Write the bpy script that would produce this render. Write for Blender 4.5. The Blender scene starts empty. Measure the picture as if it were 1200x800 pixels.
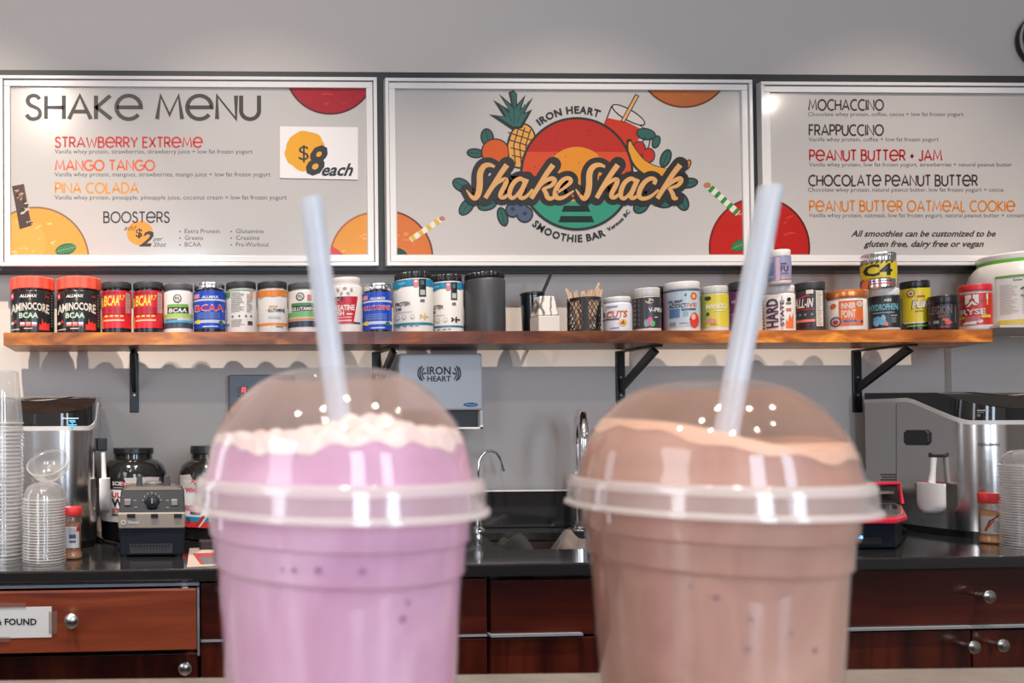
import bpy, bmesh, math, random
from mathutils import Vector, Matrix
from mathutils.geometry import tessellate_polygon
random.seed(7)
PI = math.pi
C = bpy.context.scene.collection
S = bpy.context.scene
# ---------------------------------------------------------------- camera
FPX, CX, CY, ZC = 920.0, 194.6, 487.0, 1.20
def _basis(yaw, pitch, roll):
    y, p, r = map(math.radians, (yaw, pitch, roll))
    fw = Vector((math.sin(y)*math.cos(p), math.cos(y)*math.cos(p), math.sin(p)))
    rt = fw.cross(Vector((0, 0, 1))).normalized(); up = rt.cross(fw)
    return rt*math.cos(r)+up*math.sin(r), up*math.cos(r)-rt*math.sin(r), fw
RT, UP, FW = _basis(1.53, .8, -.36)
cam = bpy.data.cameras.new('camera'); co = bpy.data.objects.new('camera', cam); C.objects.link(co)
M = Matrix((RT, UP, -FW)).transposed().to_4x4(); M.translation = (0, 0, ZC); co.matrix_world = M
cam.sensor_width = 36; cam.lens = FPX/1200*36
cam.shift_x = (600-CX)/1200; cam.shift_y = (CY-400)/1200
cam.clip_start = .01; cam.clip_end = 60
cam.dof.use_dof = True; cam.dof.focus_distance = 2.15; cam.dof.aperture_fstop = 12.5
S.camera = co
# ---------------------------------------------------------------- light and exposure
S.view_settings.view_transform = 'Standard'; S.view_settings.look = 'None'
S.view_settings.gamma = 1; S.view_settings.use_curve_mapping = False
S.view_settings.exposure = 0.12
S.cycles.transparent_max_bounces = 40; S.cycles.max_bounces = 10
S.cycles.sample_clamp_indirect = 6
wd = bpy.data.worlds.new('room_surroundings'); S.world = wd; wd.use_nodes = True
wb = wd.node_tree.nodes['Background']; wb.inputs[0].default_value = (.92, .84, .815, 1); wb.inputs[1].default_value = .45
def lamp(kind, loc, tgt, power, col, **kw):
    l = bpy.data.lights.new(kw.pop('name', 'lamp'), kind); l.energy = power; l.color = col
    for k, v in kw.items(): setattr(l, k, v)
    o = bpy.data.objects.new(l.name, l); C.objects.link(o); o.location = loc
    o.rotation_euler = (Vector(tgt)-Vector(loc)).to_track_quat('-Z', 'Y').to_euler()
    return o
# windows of the shop front, far behind the camera
for i, wx in enumerate((.35, 1.75)):
    lamp('AREA', (wx, -2.6, 1.85), (wx*.7, 2.2, 1.2), 34, (.66, .80, 1), shape='RECTANGLE', size=.55, size_y=1.8, name='window_daylight')
lamp('AREA', (-1.56, 1.75, 1.42), (.1, .9, 1.2), 5, (.80, .88, 1), shape='RECTANGLE', size=.40, size_y=1.25, name='side_window_daylight')
lamp('AREA', (-1.56, -.5, 1.75), (1.2, .5, 1.2), 22, (.88, .92, 1), shape='RECTANGLE', size=.9, size_y=1.6, name='side_window_daylight')
# ceiling spots over the work counter (they throw the jar shadows under the shelf)
for kx, kp in ((-.62, 420), (.30, 250), (1.25, 250), (2.2, 240), (3.1, 130)):
    lamp('SPOT', (kx, 1.04, 3.56), (kx+.06, 2.28, .80), kp, (1, .87, .74), spot_size=math.radians(47), spot_blend=1.0, shadow_soft_size=.014, name='ceiling_spot')
# downlights over the serving bar
for kx, ky in [(-1.1, .0), (-.35, -.2), (.35, .1), (1.1, -.1), (1.9, .1), (.0, -1.3), (.9, -1.3), (-.5, -.8), (1.6, -.9)]:
    lamp('SPOT', (kx, ky, 3.56), (kx, ky+.1, 0), 38, (1, .85, .70), spot_size=math.radians(88), spot_blend=.6, shadow_soft_size=.045, name='ceiling_spot')
# two far spots whose glints show on the glossy menu sheets
for kx, ky, kp in ((-.69, -1.27, 75), (4.62, -1.2, 18)):
    lamp('SPOT', (kx, ky, 3.56), (kx*.4, 2.2, 2.0), kp, (1, .86, .72), spot_size=math.radians(56), spot_blend=.9, shadow_soft_size=.05, name='ceiling_spot')
# ---------------------------------------------------------------- unprojection
def ray(px, py): return FW+RT*((px-CX)/FPX)-UP*((py-CY)/FPX)
O = Vector((0, 0, ZC))
def onY(px, py, Y): d = ray(px, py); return O+d*(Y/d.y)
def onZ(px, py, Z): d = ray(px, py); return O+d*((Z-ZC)/d.z)
ZT = .900                                  # worktop height
_a, _b = onZ(20, 669.5, ZT), onZ(1170, 651.5, ZT)
FK = (_b.y-_a.y)/(_b.x-_a.x); F0 = _a.y-FK*_a.x     # front edge of the worktop: Y = F0 + FK*X
def onF(px, py, off=.018):                 # point on the cabinet front plane
    d = ray(px, py); t = (F0+off)/(d.y-FK*d.x); return O+d*t
def silh(x0, x1, py, Y=None, R=None):      # centre and radius of an upright cylinder from its two outlines
    a = ray(x0, py); b = ray(x1, py)
    t0, t1 = math.atan2(a.x, a.y), math.atan2(b.x, b.y)
    tm, al = (t0+t1)/2, (t1-t0)/2
    if R is None: d = Y/math.cos(tm); R = d*math.sin(al)
    else: d = R/math.sin(al)
    return d*math.sin(tm), d*math.cos(tm), R
# ---------------------------------------------------------------- materials
MATS = {}
def new_mat(name):
    m = bpy.data.materials.new(name); m.use_nodes = True
    return m, m.node_tree.nodes, m.node_tree.links, m.node_tree.nodes['Principled BSDF']
def pm(name, col, rough=.5, metal=0, coat=0, emit=0, bump=0, bscale=200, vary=0, vscale=8, spec=.5, trans=0):
    if name in MATS: return MATS[name]
    m, N, L, b = new_mat(name)
    b.inputs['Base Color'].default_value = (*col, 1); b.inputs['Roughness'].default_value = rough
    b.inputs['Metallic'].default_value = metal; b.inputs['Coat Weight'].default_value = coat
    b.inputs['Coat Roughness'].default_value = .08; b.inputs['Specular IOR Level'].default_value = spec
    b.inputs['Transmission Weight'].default_value = trans
    if emit: b.inputs['Emission Color'].default_value = (*col, 1); b.inputs['Emission Strength'].default_value = emit
    if bump or vary:
        tc = N.new('ShaderNodeTexCoord'); n = N.new('ShaderNodeTexNoise'); L.new(tc.outputs['Object'], n.inputs['Vector'])
        n.inputs['Scale'].default_value = bscale if bump else vscale; n.inputs['Detail'].default_value = 4
        if bump:
            bp = N.new('ShaderNodeBump'); bp.inputs['Strength'].default_value = bump; bp.inputs['Distance'].default_value = .001
            L.new(n.outputs[0], bp.inputs['Height']); L.new(bp.outputs[0], b.inputs['Normal'])
        if vary:
            n2 = N.new('ShaderNodeTexNoise'); n2.inputs['Scale'].default_value = vscale; n2.inputs['Detail'].default_value = 5
            L.new(tc.outputs['Object'], n2.inputs['Vector'])
            r = N.new('ShaderNodeValToRGB'); r.color_ramp.elements[0].position = .3; r.color_ramp.elements[1].position = .7
            r.color_ramp.elements[0].color = (*[c*(1-vary) for c in col], 1); r.color_ramp.elements[1].color = (*[min(1, c*(1+vary)) for c in col], 1)
            L.new(n2.outputs[0], r.inputs[0]); L.new(r.outputs[0], b.inputs['Base Color'])
    MATS[name] = m; return m
def srgb(r, g, b):
    f = lambda c: (c/255/12.92 if c <= 10 else ((c/255+.055)/1.055)**2.4)
    return (f(r), f(g), f(b))
def ink(r, g, b, rough=.35):               # printed colour, given as it looks in flat white light
    return pm('ink_%d_%d_%d' % (r, g, b), [c*.74 for c in srgb(r, g, b)], rough, coat=.0)
def wood(name, c0, c1, c2, axis=(1, 12, 12), scale=3.0, rough=.35, coat=.2, bump=.3):
    m, N, L, b = new_mat(name)
    tc = N.new('ShaderNodeTexCoord'); mp = N.new('ShaderNodeMapping'); mp.inputs['Scale'].default_value = axis
    L.new(tc.outputs['Object'], mp.inputs[0])
    n = N.new('ShaderNodeTexNoise'); n.inputs['Scale'].default_value = scale; n.inputs['Detail'].default_value = 9; n.inputs['Distortion'].default_value = .8
    L.new(mp.outputs[0], n.inputs['Vector'])
    r = N.new('ShaderNodeValToRGB'); e = r.color_ramp.elements; e[0].position = .28; e[0].color = (*c0, 1); e[1].position = .72; e[1].color = (*c2, 1)
    k = e.new(.5); k.color = (*c1, 1)
    L.new(n.outputs[0], r.inputs[0]); L.new(r.outputs[0], b.inputs['Base Color'])
    bp = N.new('ShaderNodeBump'); bp.inputs['Strength'].default_value = bump; bp.inputs['Distance'].default_value = .001
    L.new(n.outputs[0], bp.inputs['Height']); L.new(bp.outputs[0], b.inputs['Normal'])
    b.inputs['Roughness'].default_value = rough; b.inputs['Coat Weight'].default_value = coat; b.inputs['Coat Roughness'].default_value = .12
    MATS[name] = m; return m
def film(name, col, alpha, rough=.08, gloss=.5, fres=1.5):
    # thin clear plastic: mostly see-through, a milky share, and a fresnel gloss
    m, N, L, b = new_mat(name); N.remove(b)
    out = N['Material Output']
    tr = N.new('ShaderNodeBsdfTransparent'); tr.inputs[0].default_value = (.97, .97, .97, 1)
    df = N.new('ShaderNodeBsdfDiffuse'); df.inputs[0].default_value = (*col, 1)
    tl = N.new('ShaderNodeBsdfTranslucent'); tl.inputs[0].default_value = (*col, 1)
    gl = N.new('ShaderNodeBsdfGlossy'); gl.inputs[0].default_value = (1, 1, 1, 1); gl.inputs['Roughness'].default_value = rough
    a = N.new('ShaderNodeMixShader'); a.inputs[0].default_value = .5; L.new(df.outputs[0], a.inputs[1]); L.new(tl.outputs[0], a.inputs[2])
    c = N.new('ShaderNodeMixShader'); c.inputs[0].default_value = alpha; L.new(tr.outputs[0], c.inputs[1]); L.new(a.outputs[0], c.inputs[2])
    lw = N.new('ShaderNodeLayerWeight'); lw.inputs[0].default_value = .5; pw = N.new('ShaderNodeMath'); pw.operation = 'POWER'; pw.inputs[1].default_value = 4; L.new(lw.outputs['Facing'], pw.inputs[0])
    fr = N.new('ShaderNodeMath'); fr.operation = 'MULTIPLY_ADD'; f0 = ((fres-1)/(fres+1))**2; fr.inputs[1].default_value = .75-f0; fr.inputs[2].default_value = f0; L.new(pw.outputs[0], fr.inputs[0])
    d = N.new('ShaderNodeMixShader'); L.new(fr.outputs[0], d.inputs[0]); L.new(c.outputs[0], d.inputs[1]); L.new(gl.outputs[0], d.inputs[2])
    L.new(d.outputs[0], out.inputs[0]); MATS[name] = m; return m
# ---------------------------------------------------------------- mesh helpers
class MB:
    def __init__(s): s.v = []; s.f = []; s.m = []; s.mats = []
    def mi(s, mat):
        if mat not in s.mats: s.mats.append(mat)
        return s.mats.index(mat)
    def add(s, vs, fs, mat):
        k = len(s.v); i = s.mi(mat); s.v += [tuple(p) for p in vs]
        for f in fs: s.f.append(tuple(k+j for j in f)); s.m.append(i)
        return s
    def hexa(s, a, b, mat):                # two quads a (front), b (back), same winding
        return s.add(list(a)+list(b), [(0, 1, 2, 3), (7, 6, 5, 4), (0, 4, 5, 1), (1, 5, 6, 2), (2, 6, 7, 3), (3, 7, 4, 0)], mat)
    def box(s, x0, x1, y0, y1, z0, z1, mat):
        return s.hexa([(x0, y0, z0), (x1, y0, z0), (x1, y0, z1), (x0, y0, z1)], [(x0, y1, z0), (x1, y1, z0), (x1, y1, z1), (x0, y1, z1)], mat)
    def prism(s, poly, z0, z1, mat):       # poly in XY; z0,z1 numbers or functions of (x,y)
        g = (lambda z: z if callable(z) else (lambda x, y: z)); a, b = g(z0), g(z1); n = len(poly)
        vs = [(x, y, a(x, y)) for x, y in poly]+[(x, y, b(x, y)) for x, y in poly]
        t = [tuple(q) for q in tessellate_polygon([[Vector((x, y, 0)) for x, y in poly]])]
        fs = t+[tuple(n+i for i in q) for q in t]+[(i, (i+1) % n, n+(i+1) % n, n+i) for i in range(n)]
        return s.add(vs, fs, mat)
    def lathe(s, prof, c, mat, seg=40, a0=0, a1=2*PI, rib=0, nrib=0, cap=True):
        cx, cy, cz = c; full = abs(a1-a0-2*PI) < 1e-6; n = seg if full else seg+1; vs = []; fs = []
        for r, z in prof:
            for i in range(n):
                t = a0+(a1-a0)*i/seg; rr = r*(1-rib*(.5+.5*math.cos(nrib*t))) if nrib else r
                vs.append((cx+rr*math.cos(t), cy+rr*math.sin(t), cz+z))
        for j in range(len(prof)-1):
            for i in range(seg):
                i2 = (i+1) % n; fs.append((j*n+i, j*n+i2, (j+1)*n+i2, (j+1)*n+i))
        if cap and full:
            if prof[0][0] > 1e-5: fs.append(tuple(range(n))[::-1])
            if prof[-1][0] > 1e-5: fs.append(tuple(range((len(prof)-1)*n, len(prof)*n)))
        return s.add(vs, fs, mat)
    def tube(s, path, r, mat, seg=12, cap=True):
        P = [Vector(p) for p in path]; n = len(P); R = r if isinstance(r, (list, tuple)) else [r]*n; vs = []; fs = []; up = None
        for i, p in enumerate(P):
            t = (P[min(i+1, n-1)]-P[max(i-1, 0)]).normalized()
            if up is None: up = (Vector((0, 0, 1)) if abs(t.z) < .9 else Vector((1, 0, 0))).cross(t).normalized()
            u = (up-t*up.dot(t)).normalized(); up = u; w = t.cross(u)
            for k in range(seg): a = 2*PI*k/seg; vs.append(p+(u*math.cos(a)+w*math.sin(a))*R[i])
        for i in range(n-1):
            for k in range(seg): k2 = (k+1) % seg; fs.append((i*seg+k, i*seg+k2, (i+1)*seg+k2, (i+1)*seg+k))
        if cap: fs += [tuple(range(seg))[::-1], tuple(range((n-1)*seg, n*seg))]
        return s.add(vs, fs, mat)
    def build(s, name, parent=None, smooth=False, bevel=0, fix=True, loc=None):
        me = bpy.data.meshes.new(name); o = bpy.data.objects.new(name, me); C.objects.link(o)
        base = Vector((0, 0, 0))
        if parent is not None:
            p = parent
            while p is not None: base += Vector(p.location); p = p.parent
        elif loc is not None: base = Vector(loc); o.location = base
        me.from_pydata([(x-base.x, y-base.y, z-base.z) for x, y, z in s.v], [], s.f)
        for m in s.mats: me.materials.append(m)
        me.polygons.foreach_set('material_index', s.m)
        if fix:
            bm = bmesh.new(); bm.from_mesh(me); bmesh.ops.recalc_face_normals(bm, faces=bm.faces); bm.to_mesh(me); bm.free()
        if smooth:
            me.polygons.foreach_set('use_smooth', [True]*len(me.polygons)); me.set_sharp_from_angle(angle=math.radians(38))
        if bevel:
            b = o.modifiers.new('bevel', 'BEVEL'); b.width = bevel; b.segments = 2; b.limit_method = 'ANGLE'; b.angle_limit = math.radians(40)
        if parent is not None: o.parent = parent
        return o
def tag(o, label=None, cat=None, group=None, kind=None):
    if label: o['label'] = label
    if cat: o['category'] = cat
    if group: o['group'] = group
    if kind: o['kind'] = kind
    return o
def thing(name, loc, label, cat, group=None):
    o = bpy.data.objects.new(name, None); C.objects.link(o); o.location = loc; o.empty_display_size = .05
    return tag(o, label, cat, group)
def pxbox(mb, x0, y0, x1, y1, Y, depth, mat, front_grow=0):   # box whose front face fills the pixel rectangle at distance Y
    xm, ym = (x0+x1)/2, (y0+y1)/2
    a, b, c, d = onY(x0, ym, Y).x, onY(x1, ym, Y).x, onY(xm, y1, Y).z, onY(xm, y0, Y).z
    return mb.box(a, b, Y, Y+depth, c, d, mat)
def fslab(mb, x0, y0, x1, y1, depth, mat, off=.018):          # slab on the cabinet fronts
    xv = (max(0, x0)+min(1200, x1))/2 if x1 > 0 else (x0+x1)/2; ym = (y0+min(y1, 800))/2
    xa, xb = onF(x0, ym, off).x, onF(x1, ym, off).x; za, zb = onF(xv, y1, off).z, onF(xv, y0, off).z
    Yf = lambda x: F0+FK*x+off
    f = [(xa, Yf(xa), za), (xb, Yf(xb), za), (xb, Yf(xb), zb), (xa, Yf(xa), zb)]
    return mb.hexa(f, [(x, y+depth, z) for x, y, z in f], mat)
# ---------------------------------------------------------------- lettering
CH = "ABCDEFGHIJKLMNOPQRSTUVWXYZabcdefghijklmnopqrstuvwxyz0123456789+&$,.-%'!()/"
GL = {}
def _glyphs():
    objs = []
    def mk(body, off):
        c = bpy.data.curves.new('t', 'FONT'); c.body = body; c.size = 1; c.resolution_u = 2; c.offset = off
        o = bpy.data.objects.new('t', c); C.objects.link(o); objs.append(o); return o
    ref = mk('HH', 0); rec = []
    for ch in CH: rec.append((ch, mk(ch, 0), mk(ch, .029), mk('H'+ch+'H', 0)))
    dg = bpy.context.evaluated_depsgraph_get()
    def get(o):
        me = bpy.data.meshes.new_from_object(o.evaluated_get(dg)); v = [(p.co.x, p.co.y) for p in me.vertices]; f = [tuple(p.vertices) for p in me.polygons]
        bpy.data.meshes.remove(me); return v, f
    w = max(p[0] for p in get(ref)[0])
    for ch, a, b, hc in rec: GL[ch] = (get(a), get(b), max(p[0] for p in get(hc)[0])-w)
    GL[' '] = (([], []), ([], []), .27)
    for o in objs: d = o.data; bpy.data.objects.remove(o); bpy.data.curves.remove(d)
_glyphs()
def text2d(s, bold=False, track=0):
    x = 0; V = []; F = []
    for ch in s:
        if ch == '•':
            k = len(V); V += [(x+.12+.09*math.cos(i*PI/4), .33+.09*math.sin(i*PI/4)) for i in range(8)]; F.append(tuple(range(k, k+8))); x += .3; continue
        g = GL.get(ch) or GL[' ']; v, f = g[1] if bold else g[0]; k = len(V)
        V += [(x+p[0], p[1]) for p in v]; F += [tuple(k+i for i in q) for q in f]; x += g[2]+track
    return V, F
def arc(cx, cy, rx, ry, a0, a1, n=None):
    n = n or max(3, int(abs(a1-a0)/15)); return [(cx+rx*math.cos(math.radians(a0+(a1-a0)*i/n)), cy+ry*math.sin(math.radians(a0+(a1-a0)*i/n))) for i in range(n+1)]
def spline(P, n=6):
    out = []; k = len(P[0])
    for i in range(len(P)-1):
        a, b, c, d = P[max(i-1, 0)], P[i], P[i+1], P[min(i+2, len(P)-1)]
        for j in range(n):
            t = j/n; out.append(tuple(.5*(2*b[q]+(c[q]-a[q])*t+(2*a[q]-5*b[q]+4*c[q]-d[q])*t*t+(3*b[q]-a[q]-3*c[q]+d[q])*t**3) for q in range(k)))
    out.append(tuple(P[-1])); return out
SF = {'A': (.86, [[(0, 0), (.43, 1), (.86, 0)], [(.17, .32), (.69, .32)]]),
 'B': (.6, [[(0, .54), (.3, .54)]+arc(.3, .77, .22, .23, -90, 90)+[(0, 1), (0, 0), (.34, 0)]+arc(.34, .27, .25, .27, -90, 90)]),
 'C': (.78, [arc(.5, .5, .5, .5, 55, 305)]), 'D': (.76, [[(0, 0), (0, 1), (.26, 1)]+arc(.26, .5, .5, .5, 90, -90)+[(0, 0)]]),
 'e': (.97, [[(.03, .5), (.95, .5)]+arc(.48, .5, .48, .5, 0, 322)]), 'F': (.5, [[(0, 0), (0, 1), (.5, 1)], [(0, .52), (.46, .52)]]),
 'E': (.5, [[(.5, 1), (0, 1), (0, 0), (.5, 0)], [(0, .52), (.46, .52)]]), 'G': (.9, [arc(.5, .5, .5, .5, 50, 360)+[(.55, .5)]]), 'H': (.7, [[(0, 0), (0, 1)], [(.7, 0), (.7, 1)], [(0, .5), (.7, .5)]]),
 'I': (.04, [[(.02, 0), (.02, 1)]]), 'J': (.42, [[(.4, 1), (.4, .25)]+arc(.2, .22, .2, .22, 0, -160)]), 'K': (.6, [[(0, 0), (0, 1)], [(.56, 1), (.03, .5), (.6, 0)]]),
 'L': (.46, [[(0, 1), (0, 0), (.46, 0)]]), 'M': (.98, [[(0, 0), (.14, 1), (.49, .18), (.84, 1), (.98, 0)]]), 'N': (.74, [[(0, 0), (0, 1), (.74, 0), (.74, 1)]]),
 'O': (1.0, [arc(.5, .5, .5, .5, 0, 360)]), 'P': (.56, [[(0, 0), (0, 1), (.3, 1)]+arc(.3, .73, .26, .27, 90, -90)+[(0, .46)]]),
 'R': (.6, [[(0, 0), (0, 1), (.3, 1)]+arc(.3, .73, .26, .27, 90, -90)+[(0, .46)], [(.28, .46), (.6, 0)]]),
 'S': (.56, [spline([(.52, .84), (.42, .96), (.26, 1), (.1, .93), (.05, .76), (.14, .6), (.3, .52), (.46, .43), (.54, .27), (.48, .08), (.3, 0), (.12, .04), (.0, .19)], 3)]),
 'T': (.62, [[(0, 1), (.62, 1)], [(.31, 1), (.31, 0)]]), 'U': (.7, [[(0, 1), (0, .35)]+arc(.35, .35, .35, .35, 180, 360)+[(.7, 1)]]),
 'W': (1.1, [[(0, 1), (.27, 0), (.55, .8), (.83, 0), (1.1, 1)]]), 'X': (.66, [[(0, 0), (.66, 1)], [(0, 1), (.66, 0)]]), 'Y': (.7, [[(0, 1), (.35, .45), (.7, 1)], [(.35, .45), (.35, 0)]]),
 '+': (.4, [[(0, .42), (.4, .42)], [(.2, .2), (.2, .64)]])}
def ribbon(pts, w):
    n = len(pts); V = []; F = []
    closed = n > 2 and math.dist(pts[0][:2], pts[-1][:2]) < 1e-6
    for i, p in enumerate(pts):
        a = pts[i-1] if i else (pts[-2] if closed else p); b = pts[i+1] if i < n-1 else (pts[1] if closed else p)
        d1 = (p[0]-a[0], p[1]-a[1]); d2 = (b[0]-p[0], b[1]-p[1])
        l1 = math.hypot(*d1); l2 = math.hypot(*d2)
        if l1 < 1e-9: d1, l1 = d2, l2
        if l2 < 1e-9: d2, l2 = d1, l1
        n1 = (-d1[1]/l1, d1[0]/l1); n2 = (-d2[1]/l2, d2[0]/l2); m = (n1[0]+n2[0], n1[1]+n2[1]); q = math.hypot(*m) or 1
        m = (m[0]/q, m[1]/q); k = 1/max(.72, m[0]*n1[0]+m[1]*n1[1]); h = (p[2] if len(p) > 2 else w)/2*k
        V += [(p[0]+m[0]*h, p[1]+m[1]*h), (p[0]-m[0]*h, p[1]-m[1]*h)]
    for i in range(n-1): F.append((2*i, 2*i+1, 2*i+3, 2*i+2))
    return V, F
def strokes2d(s, w=.13, gap=.2):
    x = 0; V = []; F = []
    for ch in s:
        if ch == ' ': x += .42; continue
        ad, ps = SF[ch]
        for p in ps:
            v, f = ribbon([(x+a, b) for a, b in p], w); k = len(V); V += v; F += [tuple(k+i for i in q) for q in f]
        x += ad+gap
    return V, F
def clip(poly, x0, y0, x1, y1):
    def cut(P, inside, inter):
        out = []
        for i, p in enumerate(P):
            q = P[i-1]; a, b = inside(q), inside(p)
            if a != b: out.append(inter(q, p))
            if b: out.append(p)
        return out
    ix = lambda X: (lambda a, b: (X, a[1]+(b[1]-a[1])*(X-a[0])/(b[0]-a[0]))); iy = lambda Y: (lambda a, b: (a[0]+(b[0]-a[0])*(Y-a[1])/(b[1]-a[1]), Y))
    for ins, it in ((lambda p: p[0] >= x0, ix(x0)), (lambda p: p[0] <= x1, ix(x1)), (lambda p: p[1] >= y0, iy(y0)), (lambda p: p[1] <= y1, iy(y1))):
        poly = cut(poly, ins, it)
        if not poly: return []
    return poly
class Art:                                 # flat print: coordinates are measured off the photograph, then laid on the real surface
    def __init__(s, mapper, rect=None, L0=1): s.map = mapper; s.mb = MB(); s.rect = rect; s.L = L0; s.n = {}; s.sub = getattr(mapper, 'sub', 0)
    def raw(s, V, F, mat, L=0):            # every print of one layer lies a hair above the one before
        if s.sub:                          # cut wide faces so they follow the curve of a jar
            T = []
            for f in F: T += [(tuple(V[f[0]][:2]), tuple(V[f[i]][:2]), tuple(V[f[i+1]][:2])) for i in range(1, len(f)-1)]
            out = []
            while T:
                t = T.pop(); xs = [p[0] for p in t]
                if max(xs)-min(xs) <= s.sub: out.append(t); continue
                e = max(range(3), key=lambda i: abs(t[i][0]-t[(i+1) % 3][0])); a, b, c = t[e], t[(e+1) % 3], t[(e+2) % 3]; m = ((a[0]+b[0])/2, (a[1]+b[1])/2); T += [(a, m, c), (m, b, c)]
            V = [p for t in out for p in t]; F = [(3*i, 3*i+1, 3*i+2) for i in range(len(out))]
        k = s.n.get(L, 0); s.n[L] = k+1; s.mb.add([s.map(x, y, s.L+L+(k % 45)*.02) for x, y in V], F, mat); return s
    def poly(s, P, mat, L=0):
        if s.rect: P = clip(P, *s.rect)
        if len(P) < 3: return s
        t = tessellate_polygon([[Vector((x, y, 0)) for x, y in P]]); return s.raw(P, [tuple(q) for q in t], mat, L)
    def rect_(s, x0, y0, x1, y1, mat, L=0, n=1):
        V = []; F = []
        for i in range(n+1): x = x0+(x1-x0)*i/n; V += [(x, y0), (x, y1)]
        for i in range(n): F.append((2*i, 2*i+1, 2*i+3, 2*i+2))
        return s.raw(V, F, mat, L)
    def ell(s, cx, cy, rx, ry, mat, L=0, rot=0, n=28):
        c, q = math.cos(rot), math.sin(rot)
        return s.poly([(cx+rx*math.cos(t)*c-ry*math.sin(t)*q, cy+rx*math.cos(t)*q+ry*math.sin(t)*c) for t in [2*PI*i/n for i in range(n)]], mat, L)
    def line(s, pts, w, mat, L=0): v, f = ribbon(pts, w); return s.raw(v, f, mat, L)
    def fit(s, VF, x0, y0, x1, y1, mat, L=0, shear=0, box=None):
        V, F = VF
        if not V: return s
        V = [(x+shear*y, y) for x, y in V]
        ax, bx_ = min(p[0] for p in V), max(p[0] for p in V); ay, by = (min(p[1] for p in V), max(p[1] for p in V)) if box is None else box
        return s.raw([(x0+(x-ax)/(bx_-ax)*(x1-x0), y1-(y-ay)/(by-ay)*(y1-y0)) for x, y in V], F, mat, L)
    def text(s, t, x0, y0, x1, y1, mat, bold=False, L=0, shear=0, lower=False):
        # y0..y1 is the height of the capitals (baseline y1)
        return s.fit(text2d(t, bold), x0, y0, x1, y1, mat, L, shear, box=(0, .70) if not lower else None)
    def head(s, t, x0, y0, x1, y1, mat, w=.13, L=0): return s.fit(strokes2d(t, w), x0, y0, x1, y1, mat, L, box=(0, 1))
    def arctext(s, t, cx, cy, r, a_mid, h, mat, inward=False, L=0, span=60):   # text on a circle; a_mid in degrees, y down
        V, F = text2d(t, True, .05); w = max(p[0] for p in V); k = h/.70; out = []; stretch = math.radians(span)*(r+h/2)/(w*k)
        for x, y in V:
            u = (x-w/2)*k*stretch; v = y*k; rm = r+h/2
            if inward: a = math.radians(a_mid)-u/rm; rr = r+h-v
            else: a = math.radians(a_mid)+u/rm; rr = r+v
            out.append((cx+rr*math.cos(a), cy+rr*math.sin(a)))
        return s.raw(out, F, mat, L)
    def build(s, name, parent): return s.mb.build(name, parent, fix=False)
def plane_map(Y, step=.0001): return lambda x, y, L: onY(x, y, Y-step*L)
def cyl_map(cx, cy, R, xc, step=.00012):
    def f(px, py, L):
        r = R+step*L; d = ray(px, 450); dx, dy = d.x, d.y; a = dx*dx+dy*dy; b = -2*(dx*cx+dy*cy); c = cx*cx+cy*cy-r*r; q = b*b-4*a*c
        if q <= 0:
            t = -b/(2*a); X, Y = dx*t-cx, dy*t-cy; h = math.hypot(X, Y); X, Y = cx+X/h*r, cy+Y/h*r
        else: t = (-b-math.sqrt(q))/(2*a); X, Y = dx*t, dy*t
        z = onY(xc, py, cy-R).z
        return Vector((X, Y, z))
    f.sub = max(1.0, .042*R/cy*FPX)
    return f
# ================================================================ common materials
WALL = pm('wall_paint', (.585, .53, .49), .75, bump=.15, bscale=260)
WHITE = pm('white_plastic', (.66, .64, .62), .3)
BLACK = pm('black_plastic', (.012, .012, .013), .28)
BLACKM = pm('black_matte', (.022, .024, .027), .55)
DGREY = pm('dark_grey_plastic', (.045, .045, .048), .4)
STEEL = pm('brushed_steel', (.62, .60, .58), .22, metal=1, bump=.05, bscale=90)
CHROME = pm('chrome', (.85, .85, .86), .06, metal=1)
SATIN = pm('satin_nickel', (.62, .60, .57), .28, metal=1)
CUPFILM = film('clear_plastic_cup', (.80, .80, .82), .20, rough=.1, fres=1.55)
RED = pm('red_plastic', (.60, .03, .03), .35)
YW = 2.30                                   # back wall
YB = 2.25                                   # front of the black backing board
YS = 2.07                                   # shelf front
# ================================================================ the room
mb = MB(); mb.box(-1.62, 5.4, YW, YW+.12, 0, 3.6, WALL); tag(mb.build('wall_back'), kind='structure')
mb = MB(); mb.box(-1.74, -1.62, -4.4, YW+.12, 0, 3.6, WALL); tag(mb.build('wall_left'), kind='structure')
mb = MB(); mb.box(5.4, 5.52, -4.4, YW+.12, 0, 3.6, WALL); tag(mb.build('wall_right'), kind='structure')
mb = MB(); mb.box(-1.74, 5.52, -4.4, YW+.12, -.1, 0, pm('floor_tile', (.20, .17, .15), .35)); tag(mb.build('floor'), kind='structure')
mb = MB(); mb.box(-1.74, 5.52, -4.4, YW+.12, 3.6, 3.7, pm('ceiling_paint', (.62, .60, .58), .8)); tag(mb.build('ceiling'), kind='structure')
xr = onY(1117, 500, 2.278).x; zr = onY(1150, 394.5, 2.278).z
mb = MB(); mb.box(xr, 4.4, 2.278, YW, 0, zr, WALL); tag(mb.build('trim_1', bevel=.003), kind='structure')
mb = MB(); mb.box(onY(1172, 393, 2.05).x, 2.72, 2.05, 2.278, zr, zr+.006, WALL); tag(mb.build('trim_2'), kind='structure')   # thin wall-coloured ledge under the big tub
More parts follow.
